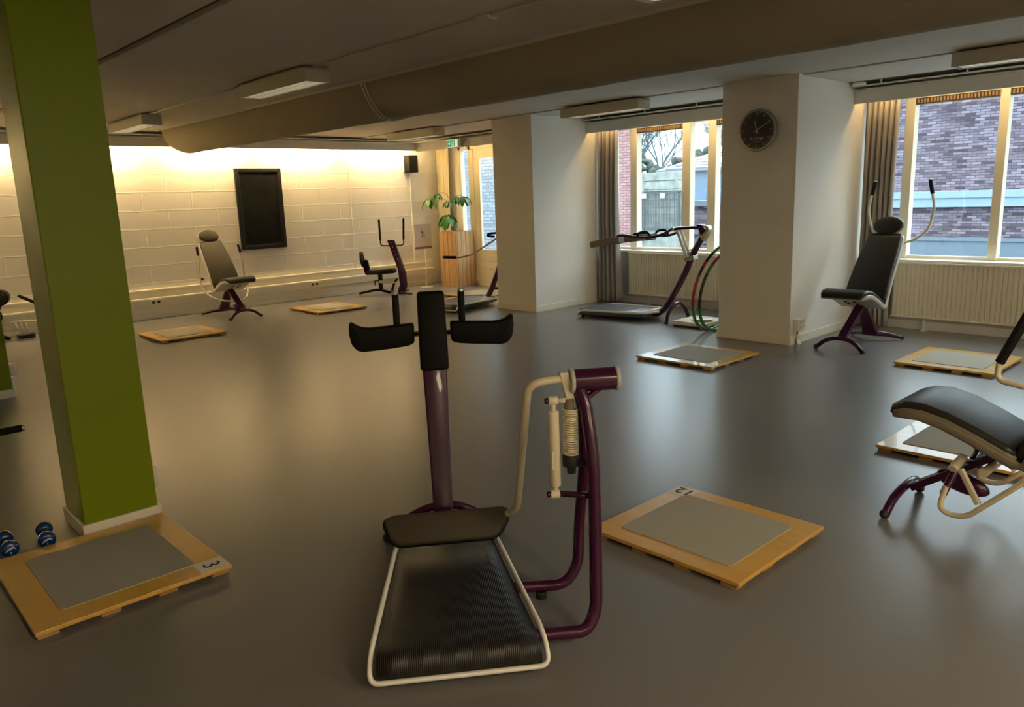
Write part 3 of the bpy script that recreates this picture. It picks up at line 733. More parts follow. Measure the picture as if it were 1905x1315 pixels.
# F : cut by the right edge
tF = thing('reclined_exercise_chair', 'dark padded exercise chair in the right foreground cut off by the picture edge', 'exercise chair', (-1.34, 3.92, 0), R(180), 'reclined exercise chairs')
chair_body(tF, 'greyvinyl', 'taupe_shell', 'rubber', True)
for s in (-1, 1):
    b = BM(); tube(b, fillet([(-0.27, s*0.02, 0.30), (-0.26, s*0.15, 0.33), (-0.235, s*0.25, 0.20)], 0.05), 0.0165, 14); sl = obj('pivot_sleeve', b, 'purple', tF, 40)
    grip_tube(tF, [(-0.245, s*0.25, 0.24), (-0.222, s*0.265, 0.125), (-0.33, s*0.27, 0.115), (-0.56, s*0.30, 0.36), (-0.70, s*0.33, 0.60), (-0.64, s*0.33, 0.75), (-0.42, s*0.31, 0.775), (-0.425, s*0.31, 0.85)], (-0.51, s*0.31, 1.06), r=0.0125, rad=0.09)
    b = BM(); obox(b, (-0.30, s*0.26, 0.34), (-0.385, s*0.275, 0.20), 0.02, 0.024, bev=0.004); obj('lever_brace', b, 'ivory', tF)
    b = BM(); cyl(b, (-0.262, s*0.10, 0.345), (-0.25, s*0.20, 0.31), 0.021, 14, bev=0.004); obj('pivot_collar', b, 'ivory', tF)
b = BM(); cyl(b, (-0.36, 0.14, 0.30), (-0.36, -0.17, 0.30), 0.02, 12); cyl(b, (-0.36, -0.21, 0.30), (-0.36, -0.17, 0.30), 0.026, 12, bev=0.004); obj('damper_eye', b, 'ivory', tF)
b = BM(); cyl(b, (-0.36, -0.19, 0.30), (-0.62, -0.20, 0.10), 0.006, 8); obj('damper_rod', b, 'chrome', tF)
b = BM(); ellipsoid(b, (-0.24, 0, 0.185), 0.12, 0.04, 0.05, Matrix.Rotation(R(-12), 3, 'Y')); obj('pivot_housing', b, 'purple', tF)

# ---------------------------------------------------------------- platform machines
def platform(t, f0, f1, w0, w1, z=0.12, belt='ribs'):
    """front edge at f0 (half width w0), far edge at f1 (half width w1)"""
    L = f1-f0
    prof = [(f0+0.012, 0.035), (f0+0.004, 0.055), (f0+0.008, 0.082), (f0+0.022, 0.104), (f0+0.045, 0.116), (f0+0.08, z), (f0+0.3, z), (f0+0.6, z+0.004), (f1, z+0.01)]
    ws = [w0-0.022+(w1-w0)*max(0, (p[0]-f0))/L for p in prof]
    b = BM(); top = [[b.verts.new((p[0], s*wd, p[1])) for s in [-1+2*i/8 for i in range(9)]] for p, wd in zip(prof, ws)]
    bot = [[b.verts.new((max(p[0], f0+0.03), s*wd, max(0.035, p[1]-0.055))) for s in [-1+2*i/8 for i in range(9)]] for p, wd in zip(prof, ws)]
    for g, rev in ((top, False), (bot, True)):
        for i in range(len(g)-1):
            for k in range(8):
                q = (g[i][k], g[i][k+1], g[i+1][k+1], g[i+1][k]); f = b.faces.new(q[::-1] if rev else q); f.smooth = True
    for i in range(len(top)-1):
        b.faces.new((top[i][0], top[i+1][0], bot[i+1][0], bot[i][0])); b.faces.new((top[i][8], bot[i][8], bot[i+1][8], top[i+1][8]))
    for k in range(8): b.faces.new((top[-1][k], top[-1][k+1], bot[-1][k+1], bot[-1][k]))
    bmesh.ops.remove_doubles(b, verts=b.verts[:], dist=0.0004)
    obj('tread_surface', b, belt, t)
    # rim: flat white band along both sides, wrapped round the front near the floor
    side = lambda s: [(f1+0.12, s*0.07, z+0.012), (f1+0.02, s*(w1-0.02), z+0.010), (f1-0.08, s*(w1+0.004), z+0.006), (f0+0.10, s*(w0-0.012), z), (f0+0.045, s*(w0-0.003), 0.09), (f0+0.005, s*w0, 0.03)]
    P = side(-1) + side(1)[::-1]
    b = BM(); tube(b, fillet(P, 0.04, 6), 0.0095, 10, flat=1.35); obj('rim', b, 'white', t, 60)
    b = BM(); bx(b, f0+0.10, f1-0.05, -w1*0.7, w1*0.7, 0.045, 0.075); 
    for s in (-1, 1): obox(b, (f0+0.06, s*w0*0.75, 0.04), (f1-0.05, s*w1*0.75, 0.055), 0.04, 0.04)
    obj('under_frame', b, 'rubber', t)
    for s in (-1, 1):
        b = BM(); cyl(b, (f0+0.05, s*w0*0.8, 0), (f0+0.05, s*w0*0.8, 0.04), 0.02, 12); obj('levelling_foot', b, 'rubber', t)
def arch_foot(t, f, hw, z, r=0.022):
    b = BM(); tube(b, catmull([(f+0.01, -hw, 0.022), (f, -hw*0.78, z*0.55), (f, -hw*0.32, z*0.93), (f, 0, z), (f, hw*0.32, z*0.93), (f, hw*0.78, z*0.55), (f+0.01, hw, 0.022)], 8), r, 14); a = obj('arched_foot', b, 'purple', t)
    for s in (-1, 1):
        b = BM(); ellipsoid(b, (f+0.01, s*hw, 0.022), 0.025, 0.026, 0.022, None, 12, 8); obj('foot_cap', b, 'rubber', a)

# A : the foreground machine (local x runs away from the camera, local y to the left)
angA = math.atan2(0.582, -0.813)
tA = thing('standing_exercise_machine', 'purple and black standing exercise machine with ribbed step in the centre foreground', 'exercise machine', (-1.75, 1.355, 0), angA)
platform(tA, 0.115, 1.0, 0.302, 0.218)
arch_foot(tA, 1.27, 0.27, 0.165, 0.02)
b = BM(); obox(b, (0.95, 0, 0.06), (1.30, 0, 0.12), 0.10, 0.05, bev=0.008); obj('link_beam', b, 'purple', tA)
b = BM(); slab(b, [(1.24, 0.07), (1.27, 0.14), (1.335, 0.40), (1.40, 0.66), (1.455, 0.88), (1.49, 1.02)], [0.046, 0.047, 0.050, 0.055, 0.060, 0.060], 0.06, 0.012, 4); obj('post', b, 'purple', tA)
b = BM()
prism(b, [(1.375, 0.068, 0.798), (1.375, -0.068, 0.798), (1.44, -0.064, 1.168), (1.44, 0.066, 1.168)], (0.055, 0, 0), 0.016, 3); obj('chest_pad', b, 'black', tA, 35)
def rest_outline(s):
    # (lateral, z) outline of an arm rest, curved up at its outer end
    o = [(0.086, 1.018), (0.20, 1.012), (0.30, 1.008), (0.345, 1.016), (0.378, 1.040), (0.390, 1.036), (0.393, 0.985), (0.385, 0.935), (0.36, 0.902), (0.33, 0.895), (0.20, 0.902), (0.12, 0.910), (0.088, 0.922)]
    out = []
    for l, z in o: out.append((1.455 - 0.02*((l-0.09)/0.3), s*l, z))
    return out
for s in (1, -1):
    b = BM(); prism(b, rest_outline(s), (0.055, 0, 0), 0.013, 3); obj('arm_rest', b, 'black', tA, 35)
    g = (1.50, s*0.168 if s > 0 else -0.148, 0.93)
    b = BM(); cyl(b, (1.53, g[1], 0.93), (1.515, g[1], 1.155), 0.0165, 16); h = obj('handle', b, 'grip', tA)
    b = BM(); cyl(b, (1.515, g[1], 1.153), (1.5145, g[1], 1.170), 0.0168, 16, bev=0.003); obj('handle_cap', b, 'chrome', h)
b = BM(); cyl(b, (1.525, -0.20, 0.955), (1.525, 0.20, 0.955), 0.014, 12); obj('rest_crossbar', b, 'chrome', tA)
# swinging pad and its lever
b = BM()
pad = [(-0.262, 0.0), (-0.235, -0.072), (-0.20, -0.095), (0.19, -0.095), (0.225, -0.075), (0.262, -0.02), (0.268, 0.022), (0.25, 0.038), (-0.22, 0.038), (-0.255, 0.025)]
nrm = Vector((-0.78, 0, 0.62)).normalized(); upv = Vector((0.62, 0, 0.78)).normalized()
P = [Vector((0.875, 0, 0.266)) + Vector((0, -l, 0)) + upv*(v*1.0) for l, v in pad]
prism(b, P, -nrm*0.04, 0.014, 3); pd = obj('swing_pad', b, 'khaki', tA, 35)
b = BM(); P2 = [p*1.0 - nrm*0.022 + (p-Vector((0.875, 0, 0.261)))*0.035 for p in P]; prism(b, P2, -nrm*0.03, 0.01, 2); obj('pad_edge', b, 'black', pd, 35)
text_mesh('embossed_lettering', 'Curves', 0.045, 'greyvinyl', pd, Matrix.Translation(Vector((0.865, 0.02, 0.243))+nrm*0.0035) @ Matrix(((0, upv.x, nrm.x, 0), (-1, 0, 0, 0), (0, upv.z, nrm.z, 0), (0, 0, 0, 1))) , 0.0004, 0.3)
b = BM(); tube(b, fillet([(0.40, -0.44, 0.962), (0.40, -0.300, 0.950), (0.80, -0.298, 0.322), (0.875, -0.272, 0.268), (0.905, -0.245, 0.25)], 0.06, 8), 0.0155, 14); obj('lever_arm', b, 'ivory', tA, 60)
# side frame
b = BM(); tube(b, fillet([(0.27, -0.22, 0.055), (0.27, -0.47, 0.050), (0.29, -0.508, 0.12), (0.30, -0.512, 0.48), (0.315, -0.512, 0.70), (0.37, -0.498, 0.88), (0.40, -0.472, 0.945)], 0.09, 8), 0.0235, 16); obj('side_tube', b, 'purple', tA, 60)
b = BM(); tube(b, fillet([(0.62, -0.20, 0.058), (0.62, -0.46, 0.050), (0.625, -0.515, 0.13), (0.625, -0.523, 0.32), (0.56, -0.527, 0.50), (0.48, -0.52, 0.68), (0.43, -0.50, 0.86), (0.41, -0.48, 0.935)], 0.10, 8), 0.0225, 16); obj('side_tube', b, 'purple', tA, 60)
b = BM(); cyl(b, (0.40, -0.463, 0.950), (0.40, -0.612, 0.950), 0.041, 28); hd = obj('pivot_head', b, 'purple', tA, 40)
for y0, y1 in ((-0.448, -0.464), (-0.611, -0.627)):
    b = BM(); cyl(b, (0.40, y0, 0.950), (0.40, y1, 0.950), 0.045, 28, bev=0.005); obj('head_cap', b, 'shell', hd)
b = BM(); obox(b, (0.385, -0.505, 0.885), (0.395, -0.565, 0.925), 0.02, 0.014); obj('gusset', b, 'purple', hd)
b = BM(); prism(b, [(0.38, -0.41, 0.985), (0.38, -0.442, 0.985), (0.385, -0.468, 0.875), (0.385, -0.438, 0.868)], (0.035, 0, 0), 0.004); obj('lever_bracket', b, 'ivory', tA)
b = BM(); cyl(b, (0.39, -0.385, 0.848), (0.39, -0.388, 0.565), 0.0205, 16, bev=0.006); cyl(b, (0.39, -0.385, 0.90), (0.39, -0.388, 0.53), 0.010, 12); dm = obj('gas_damper', b, 'ivory', tA, 50)
for z, in ((0.885,), (0.535,)):
    b = BM(); cyl(b, (0.39, -0.368, z), (0.39, -0.402, z), 0.0165, 16, bev=0.003); obj('damper_eye', b, 'ivory', dm)
    b = BM(); cyl(b, (0.39, -0.355, z), (0.39, -0.369, z), 0.011, 12, bev=0.003); obj('bolt', b, 'purple', dm)
b = BM(); bx(b, 0.3705, 0.3725, -0.398, -0.374, 0.635, 0.70); obj('paper_label', b, 'sheen_label', dm)
b = BM(); cyl(b, (0.39, -0.40, 0.535), (0.33, -0.515, 0.540), 0.0115, 14); obj('cross_tube', b, 'purple', tA)
b = BM(); cyl(b, (0.385, -0.40, 0.885), (0.385, -0.445, 0.885), 0.009, 12); obj('bracket_pin', b, 'ivory', tA)
b = BM(); hel = []
for i in range(20*16+1):
    a = 2*PI*i/16; hel.append((0.385+math.cos(a)*0.0255, -0.445+math.sin(a)*0.0255, 0.855-0.172*i/320))
tube(b, hel, 0.0037, 8); sp = obj('coil_spring', b, 'ivory', tA)
b = BM(); cyl(b, (0.385, -0.443, 0.89), (0.385, -0.443, 0.64), 0.0175, 14); obj('spring_core', b, 'taupe_shell', sp)
b = BM(); cyl(b, (0.385, -0.445, 0.682), (0.385, -0.445, 0.640), 0.031, 20, bev=0.004); cyl(b, (0.385, -0.447, 0.642), (0.385, -0.447, 0.612), 0.017, 8, bev=0.003); cyl(b, (0.385, -0.45, 0.655), (0.35, -0.50, 0.655), 0.012, 12); obj('spring_cup', b, 'rubber', tA, 40)
b = BM(); cyl(b, (0.40, -0.452, 0.93), (0.39, -0.447, 0.865), 0.010, 12); obj('spring_hanger', b, 'purple', tA)
b = BM(); cyl(b, (0.62, -0.36, 0.0), (0.62, -0.36, 0.03), 0.022, 12, bev=0.004); obj('levelling_foot', b, 'rubber', tA)

# D : by the far window
angD = math.atan2(0.093, 0.996)
tD = thing('platform_exercise_machine', 'side view of exercise machine with low platform and overhead pad arm by the radiator', 'exercise machine', (-6.818, 7.826, 0), angD)
platform(tD, 0.0, 0.95, 0.36, 0.27, 0.10, 'reflection_tread')
b = BM(); prism(b, [(0.88, -0.26, 0.09), (0.88, 0.26, 0.09), (1.04, 0.06, 0.12), (1.04, -0.06, 0.12)], (0, 0, 0.025), 0.004); obj('platform_neck', b, 'white', tD)
b = BM(); tube(b, catmull([(0.93, 0, 0.075), (1.02, 0, 0.085), (1.12, 0, 0.165), (1.26, 0, 0.375), (1.39, 0, 0.61), (1.49, 0, 0.835), (1.62, 0, 1.055)], 8), 0.045, 16, flat=0.85); obj('post', b, 'purple', tD)
arch_foot(tD, 1.28, 0.268, 0.225, 0.023)
b = BM(); prism(b, [(1.58, -0.05, 1.07), (1.64, -0.05, 0.99), (1.72, -0.05, 1.13), (1.70, -0.05, 1.175), (1.60, -0.05, 1.185)], (0, 0.10, 0), 0.008); obj('head_bracket', b, 'chrome', tD)
b = BM(); prism(b, [(1.55, -0.055, 1.19), (1.62, -0.055, 1.06), (1.68, -0.055, 1.12), (1.62, -0.055, 1.19)], (0, 0.11, 0), 0.006); obj('head_cover', b, 'purple', tD)
for s in (-1, 1):
    b = BM(); tube(b, catmull([(1.60, s*0.04, 1.155), (1.45, s*0.06, 1.150), (1.27, s*0.10, 1.135), (1.18, s*0.16, 1.085), (1.03, s*0.20, 1.045), (0.80, s*0.21, 1.045), (0.64, s*0.20, 1.065), (0.53, s*0.18, 1.055)], 8), 0.017, 12); obj('swing_arm', b, 'purple', tD)
    b = BM(); tube(b, catmull([(0.66, s*0.17, 1.05), (0.80, s*0.15, 1.03), (0.90, s*0.14, 1.02)], 6), 0.010, 10); obj('pad_bracket', b, 'chrome', tD)
    b = BM(); tube(b, catmull([(0.84, s*0.21, 1.06), (0.88, s*0.22, 1.10), (0.98, s*0.22, 1.105), (1.03, s*0.21, 1.05)], 6), 0.015, 12); obj('handle', b, 'grip', tD)
    b = BM(); slab(b, [(0.13, 0.955), (0.36, 0.995), (0.62, 1.025), (0.86, 1.045)] if s > 0 else [(0.12, 0.955), (0.34, 0.995), (0.56, 1.025)], [0.065, 0.07, 0.07, 0.055] if s > 0 else [0.065, 0.07, 0.06], 0.08, 0.014); o = obj('shoulder_pad', b, 'taupe_shell', tD, 40); o.location = (0, s*0.14, -0.015)
    b = BM(); cyl(b, (1.30, s*0.045, 1.115), (1.425, s*0.045, 0.80), 0.017, 12); cyl(b, (1.30, s*0.045, 1.13), (1.44, s*0.045, 0.77), 0.009, 10); obj('gas_damper', b, 'white', tD)
b = BM(); cyl(b, (1.27, -0.12, 1.138), (1.27, 0.12, 1.138), 0.024, 14, bev=0.004); obj('arm_clamp', b, 'chrome', tD)
b = BM(); obox(b, (1.40, 0, 0.775), (1.53, 0, 0.80), 0.12, 0.06, bev=0.008); obj('post_clamp', b, 'chrome', tD)

# I : mostly behind the far white pillar
tI = thing('platform_exercise_machine', 'exercise machine with low step mostly hidden behind the far white pillar', 'exercise machine', (-8.77, 6.72, 0), R(96.5))
platform(tI, 0.0, 0.95, 0.34, 0.30, 0.10, 'reflection_tread')
b = BM(); tube(b, catmull([(0.93, 0, 0.075), (1.02, 0, 0.085), (1.12, 0, 0.165), (1.26, 0, 0.375), (1.39, 0, 0.61), (1.49, 0, 0.835), (1.55, 0, 0.95)], 8), 0.045, 16, flat=0.85); obj('post', b, 'purple', tI)
arch_foot(tI, 1.28, 0.26, 0.20, 0.022)
def wI(x, y, z):
    c, s = math.cos(-R(96.5)), math.sin(-R(96.5)); dx, dy = x+8.77, y-6.72; return (c*dx-s*dy, s*dx+c*dy, z)
def pI(f, z): return wI(-9.2+0.7*f, 7.9+0.714*f, z)
P = [pI(0.5, 1.02), pI(0.296, 0.96), pI(0.116, 0.858), pI(-0.099, 0.732), pI(-0.28, 0.684), pI(-0.363, 0.682)]
b = BM(); tube(b, catmull(P, 8), 0.014, 12); a = obj('lever_arm', b, 'shell', tI)
b = BM(); cyl(b, pI(-0.363, 0.682), pI(-0.56, 0.695), 0.022, 12); obj('grip', b, 'grip', a)
b = BM(); cyl(b, pI(-0.56, 0.695), pI(-0.575, 0.696), 0.018, 12); obj('grip_cap', b, 'chrome', a)
b = BM(); tube(b, catmull([pI(0.5, 1.02), pI(0.30, 1.04), pI(0.16, 1.03), pI(0.148, 1.0), pI(0.25, 0.985)], 6), 0.017, 12); obj('handle', b, 'grip', tI)
b = BM(); cyl(b, pI(0.5, 1.02), wI(-8.85, 8.25, 0.92), 0.016, 12); obj('arm_support', b, 'purple', tI)

# C : seated machine near the corner
angC = math.atan2(0.714, 0.70)
tC = thing('seated_exercise_machine', 'purple seated exercise machine with upright black handlebars near the far corner', 'exercise machine', (-11.2, 7.5, 0), angC)
b = BM(); prism(b, [(0.045, -0.035, 0.93), (0.165, -0.035, 0.93), (0.23, -0.035, 0.72), (0.335, -0.035, 0.36), (0.345, -0.035, 0.14), (0.29, -0.035, 0.0), (0.15, -0.035, 0.0), (0.215, -0.035, 0.16), (0.20, -0.035, 0.42)], (0, 0.07, 0), 0.01); ps = obj('post', b, 'purple', tC, 40)
for k in range(5):
    b = BM(); f = 0.115+k*0.021; cyl(b, (f, -0.036, 0.88-k*0.068), (f, -0.041, 0.88-k*0.068), 0.009, 10); obj('adjustment_stud', b, 'chrome', ps)
for s, fx in ((-1, -0.075), (1, 0.325)):
    f0 = 0.10
    b = BM(); tube(b, fillet([(f0, 0.0, 0.835), (fx+0.02*s*0, 0, 0.835), (fx, 0, 0.95)], 0.07, 6), 0.0115, 12); hb = obj('handlebar', b, 'rubber', tC)
    b = BM(); cyl(b, (fx, 0, 0.93), (fx+0.02*(s > 0), 0, 1.285), 0.018, 14, bev=0.004); obj('grip', b, 'grip', hb)
b = BM(); slab(b, [(-0.33, 0.385), (-0.1, 0.388), (0.15, 0.40)], [0.15, 0.16, 0.13], 0.055, 0.012); obj('seat', b, 'black', tC)
b = BM(); slab(b, [(-0.28, 0.425), (-0.1, 0.428), (0.13, 0.435)], [0.14, 0.15, 0.12], 0.025, 0.012); obj('seat_top', b, 'greyvinyl', tC)
b = BM(); prism(b, [(-0.37, -0.04, 0.36), (-0.30, -0.04, 0.36), (-0.29, -0.04, 0.47), (-0.315, -0.04, 0.60), (-0.375, -0.04, 0.61), (-0.40, -0.04, 0.50)], (0, 0.08, 0), 0.012); obj('backrest_bracket', b, 'black', tC, 40)
b = BM(); slab(b, [(-0.385, 0.50), (-0.41, 0.62), (-0.42, 0.74)], [0.13, 0.14, 0.09], 0.03, 0.012); obj('backrest', b, 'black', tC)
b = BM(); bx(b, -0.15, -0.085, -0.04, 0.04, 0.07, 0.37, 0.006); obj('seat_column', b, 'black', tC)
b = BM(); tube(b, fillet([(-0.50, 0, 0.03), (-0.18, 0, 0.09), (0.06, 0, 0.03)], 0.06), 0.022, 12); tube(b, [(0.0, 0, 0.03), (0.2, 0, 0.03)], 0.02, 12); obj('base_beam', b, 'black', tC)
b = BM(); tube(b, fillet([(0.20, 0, 0.0+0.03), (0.45, -0.28, 0.03)], 0.1), 0.018, 12); tube(b, [(0.20, 0, 0.03), (0.3, 0.3, 0.025)], 0.018, 12); obj('front_foot', b, 'rubber', tC)
b = BM(); tube(b, catmull([(0.17, 0, 0.27), (0.10, 0, 0.15), (0.07, 0, 0.04)], 6), 0.022, 12); obj('inner_stay', b, 'purple', tC)
damper(tC, (-0.17, -0.06, 0.235), (0.20, -0.06, 0.20), 0.024)
b = BM(); tube(b, fillet([(-0.20, -0.06, 0.17), (-0.21, -0.06, 0.25), (-0.10, -0.06, 0.24)], 0.02), 0.011, 10); obj('damper_hook', b, 'rubber', tC)

# G : machine between the green pillars, by the block wall
tG = thing('seated_exercise_machine', 'dark exercise machine glimpsed between the two green pillars', 'exercise machine', (-11.5, 1.75, 0), R(-20))
def lw(o, ang, x, y, z):
    c, s = math.cos(-ang), math.sin(-ang); dx, dy = x-o[0], y-o[1]; return (c*dx-s*dy, s*dx+c*dy, z)
g = lambda x, y, z: lw((-11.5, 1.75), R(-20), x, y, z)
b = BM(); cyl(b, g(-11.62, 1.93, 0.56), g(-11.40, 1.86, 0.56), 0.095, 20, bev=0.012); hb = obj('pivot_hub', b, 'black', tG)
b = BM(); cyl(b, g(-11.41, 1.863, 0.56), g(-11.385, 1.855, 0.56), 0.075, 20, bev=0.01); obj('hub_ring', b, 'greyvinyl', hb)
b = BM(); cyl(b, g(-11.39, 1.856, 0.56), g(-11.365, 1.848, 0.56), 0.032, 16, bev=0.008); obj('hub_cap', b, 'purple', hb)
b = BM(); tube(b, catmull([g(-11.5, 1.90, 0.56), g(-11.5, 1.82, 0.42), g(-11.5, 1.74, 0.20), g(-11.5, 1.72, 0.06)], 6), 0.05, 14); obj('post', b, 'purple', tG)
b = BM(); ellipsoid(b, g(-11.42, 1.80, 0.34), 0.06, 0.07, 0.09, None, 14, 10); obj('knob', b, 'black', tG)
b = BM(); tube(b, catmull([g(-11.5, 1.42, 0.02), g(-11.5, 1.6, 0.08), g(-11.5, 1.75, 0.10), g(-11.5, 1.85, 0.06), g(-11.5, 1.93, 0.03)], 6), 0.025, 12); obj('base_foot', b, 'purple', tG)
grip_tube(tG, [g(-11.5, 1.80, 0.25), g(-11.4, 2.35, 0.22), g(-11.45, 2.42, 0.40), g(-11.50, 2.26, 0.455)], g(-11.55, 2.10, 0.56), r=0.012, gr=0.02)
# wheeled rack with three white tubes beside it
tR = thing('tube_stand', 'small stand of three white tubes on a black foot by the block wall', 'stand', (-11.62, 2.12, 0))
for k in range(3):
    b = BM(); cyl(b, (0.0, -0.05+k*0.05, 0.05), (0.0, -0.10+k*0.055, 0.235), 0.009, 10); obj('white_tube', b, 'white', tR)
b = BM(); bx(b, -0.07, 0.07, -0.09, 0.10, 0.0, 0.055, 0.012); obj('black_foot', b, 'rubber', tR)
# H : machine whose lever enters at the left edge
tH = thing('lever_exercise_machine', 'exercise machine whose black lever grip with steel tip enters at the left edge', 'exercise machine', (-4.75, 0.1, 0), 0)
b = BM(); tube(b, fillet([(0, 0, 0.03), (0, 0, 0.45), (0.0, 0.3, 0.49)], 0.1), 0.022, 12); obj('post', b, 'purple', tH)
arch_foot(tH, 0.0, 0.2, 0.08)
g0 = Vector((-4.66, 0.60, 0.485))-Vector((-4.75, 0.1, 0)); g1 = Vector((-4.60, 0.755, 0.50))-Vector((-4.75, 0.1, 0))
grip_tube(tH, [(0, 0.25, 0.485), g0], g1, r=0.012, gr=0.0185)

# ---------------------------------------------------------------- dumbbells
def dumbbell(loc, rz, label):
    t = thing('dumbbell', label, 'dumbbell', loc, rz, 'blue dumbbells on the floor')
    for s in (-1, 1):
        b = BM(); P = [(0.045, 0.020), (0.055, 0.034), (0.068, 0.039), (0.088, 0.039), (0.098, 0.034), (0.102, 0.02), (0.1025, 0.001)]
        tube(b, [(s*p[0], 0, 0.040) for p in P], [p[1] for p in P], 24); obj('weight_head', b, 'blue', t, 60)
    b = BM(); cyl(b, (-0.06, 0, 0.04), (0.06, 0, 0.04), 0.017, 18); obj('handle', b, 'blue', t)
    b = BM()
    for k, (w_, z_) in enumerate(((0.017, 0.049), (0.021, 0.0435))):
        tube(b, catmull([(0.1035, -w_, z_-0.009), (0.1035, -w_*0.2, z_-0.002), (0.1035, w_*0.7, z_+0.003), (0.1035, w_, z_-0.004)], 5), 0.0017, 6)
    o = obj('logo', b, 'paper', t)
    text_mesh('printed_weight', '2', 0.014, 'paper', t, Matrix.Translation((0.103, 0.0, 0.024)) @ Matrix(((0, 0, 1, 0), (1, 0, 0, 0), (0, 1, 0, 0), (0, 0, 0, 1))))
    return t
dumbbell((-4.215, 0.715, 0), R(-8), 'blue vinyl dumbbell closest to the green pillar base')
dumbbell((-4.235, 0.555, 0), R(-2), 'blue vinyl dumbbell farther left, in the middle of the row')
dumbbell((-4.33, 0.455, 0), R(10), 'blue vinyl dumbbell cut off by the left picture edge')

# ---------------------------------------------------------------- things on and by the walls
t = thing('chalkboard', 'tall black chalkboard in a dark moulded frame on the block wall', 'chalkboard', (XW, 5.655, 1.53))
h, wd = 0.63, 0.385
b = BM(); bx(b, 0.0, 0.022, -wd+0.03, wd-0.03, -h+0.03, h-0.03); obj('board_face', b, 'board', t)
b = BM()
for y0, y1, z0, z1 in ((-wd, -wd+0.06, -h, h), (wd-0.06, wd, -h, h), (-wd+0.06, wd-0.06, -h, -h+0.06), (-wd+0.06, wd-0.06, h-0.06, h)):
    bx(b, 0.0, 0.045, y0, y1, z0, z1, 0.008)
for y0, y1, z0, z1 in ((-wd+0.06, -wd+0.08, -h+.06, h-.06), (wd-0.08, wd-0.06, -h+.06, h-.06), (-wd+0.06, wd-0.06, -h+.06, -h+0.08), (-wd+0.06, wd-0.06, h-0.08, h-.06)):
    bx(b, 0.0, 0.03, y0, y1, z0, z1, 0.004)
fr_ = obj('moulded_frame', b, mat('black_frame_wood', (0.012, 0.011, 0.009), 0.45, spec=0.3), t)
t = thing('wall_speaker', 'black loudspeaker on the block wall near the corner', 'speaker', (XW+0.02, 8.55, 2.23), 0, 'black wall loudspeakers')
b = BM(); bx(b, 0.02, 0.19, -0.085, 0.11, -0.155, 0.15, 0.01); obj('cabinet', b, 'black', t)
b = BM(); bx(b, 0.188, 0.195, -0.07, 0.095, -0.14, 0.135, 0.003); obj('grille', b, 'grip', t)
b = BM(); bx(b, -0.02, 0.03, -0.10, -0.075, -0.14, 0.15); obj('mounting_plate', b, 'white', t)
dup(t, (XW+0.02, 1.93, 2.13), 0, 'black loudspeaker on the block wall at the left picture edge')
b = BM(); bx(b, XW, XW+0.018, 8.60, 8.625, 0.44, 2.08); tag(obj('cable_conduit', b, 'white'), 'white cable conduit running down from the corner loudspeaker', 'conduit', 'white cable conduits on the block wall')
b = BM(); bx(b, XW, XW+0.012, 7.32, 7.335, 0.30, 2.2); tag(obj('cable_conduit', b, 'white'), 'thin white cable conduit down the wall behind the seated machine', 'conduit', 'white cable conduits on the block wall')
def socket(x, y, z, nx, ny, label, group, two=True, w2=0.045, d=0.012):
    t = thing('wall_socket', label, 'socket', (x, y, z), math.atan2(ny, nx), group)
    b = BM(); bx(b, 0, d, -w2*(1.7 if two else 1), w2*(1.7 if two else 1), -w2, w2, 0.004); obj('plate', b, 'socket', t)
    for s in ((-1, 1) if two else (0,)):
        b = BM(); cyl(b, (d-0.004, s*w2*0.85, 0), (d+0.001, s*w2*0.85, 0), 0.021, 16); obj('outlet', b, 'dark', t)
socket(XW+0.10, 3.85, 0.25, 1, 0, 'double socket on the conduit box behind the left board', 'wall sockets')
socket(XW+0.10, 6.44, 0.25, 1, 0, 'double socket on the conduit box between chalkboard and seated machine', 'wall sockets')
socket(XW, 4.60, 0.51, 1, 0, 'single socket on the block wall beside the reclined chair', 'wall sockets', False)
t = thing('pillar_socket', 'cream quadruple socket with cable low on the clock pillar', 'socket', (-3.75, 7.50, 0.20), 0)
b = BM(); bx(b, 0, 0.045, -0.08, 0.07, -0.06, 0.06, 0.008); obj('socket_box', b, 'socket', t)
for y in (-0.01, 0.045):
    for z in (-0.028, 0.028):
        b = BM(); cyl(b, (0.044, y, z), (0.0465, y, z), 0.012, 12); obj('outlet', b, 'shell', t)
b = BM(); tube(b, catmull([(0.02, -0.03, -0.06), (0.022, -0.035, -0.09), (0.02, -0.03, -0.13)], 5), 0.006, 8); obj('cable', b, 'dark', t)
b = BM(); bx(b, 0.0, 0.03, -0.055, 0.0, -0.20, -0.11, 0.006); prism(b, [(0.012, -0.055, -0.20), (0.05, -0.055, -0.20), (0.035, -0.055, -0.17), (0.012, -0.055, -0.14)], (0, 0.06, 0)); obj('floor_conduit', b, 'socket', t)
t = thing('pillar_socket', 'white socket box at the back of the large green pillar', 'socket', (-4.09, 1.22, 0.22), R(0))
b = BM(); bx(b, -0.12, -0.03, 0.0, 0.035, -0.045, 0.045, 0.008); obj('socket_box', b, 'socket', t)
t = thing('pillar_socket', 'white socket and conduit on the smaller green pillar', 'socket', (-7.93, 1.28, 0.22), R(0))
b = BM(); bx(b, -0.09, -0.01, 0.0, 0.06, -0.03, 0.07, 0.015); obj('socket_box', b, 'white', t)
b = BM(); bx(b, -0.07, -0.02, 0.0, 0.03, -0.21, -0.045, 0.01); obj('floor_conduit', b, 'white', t)

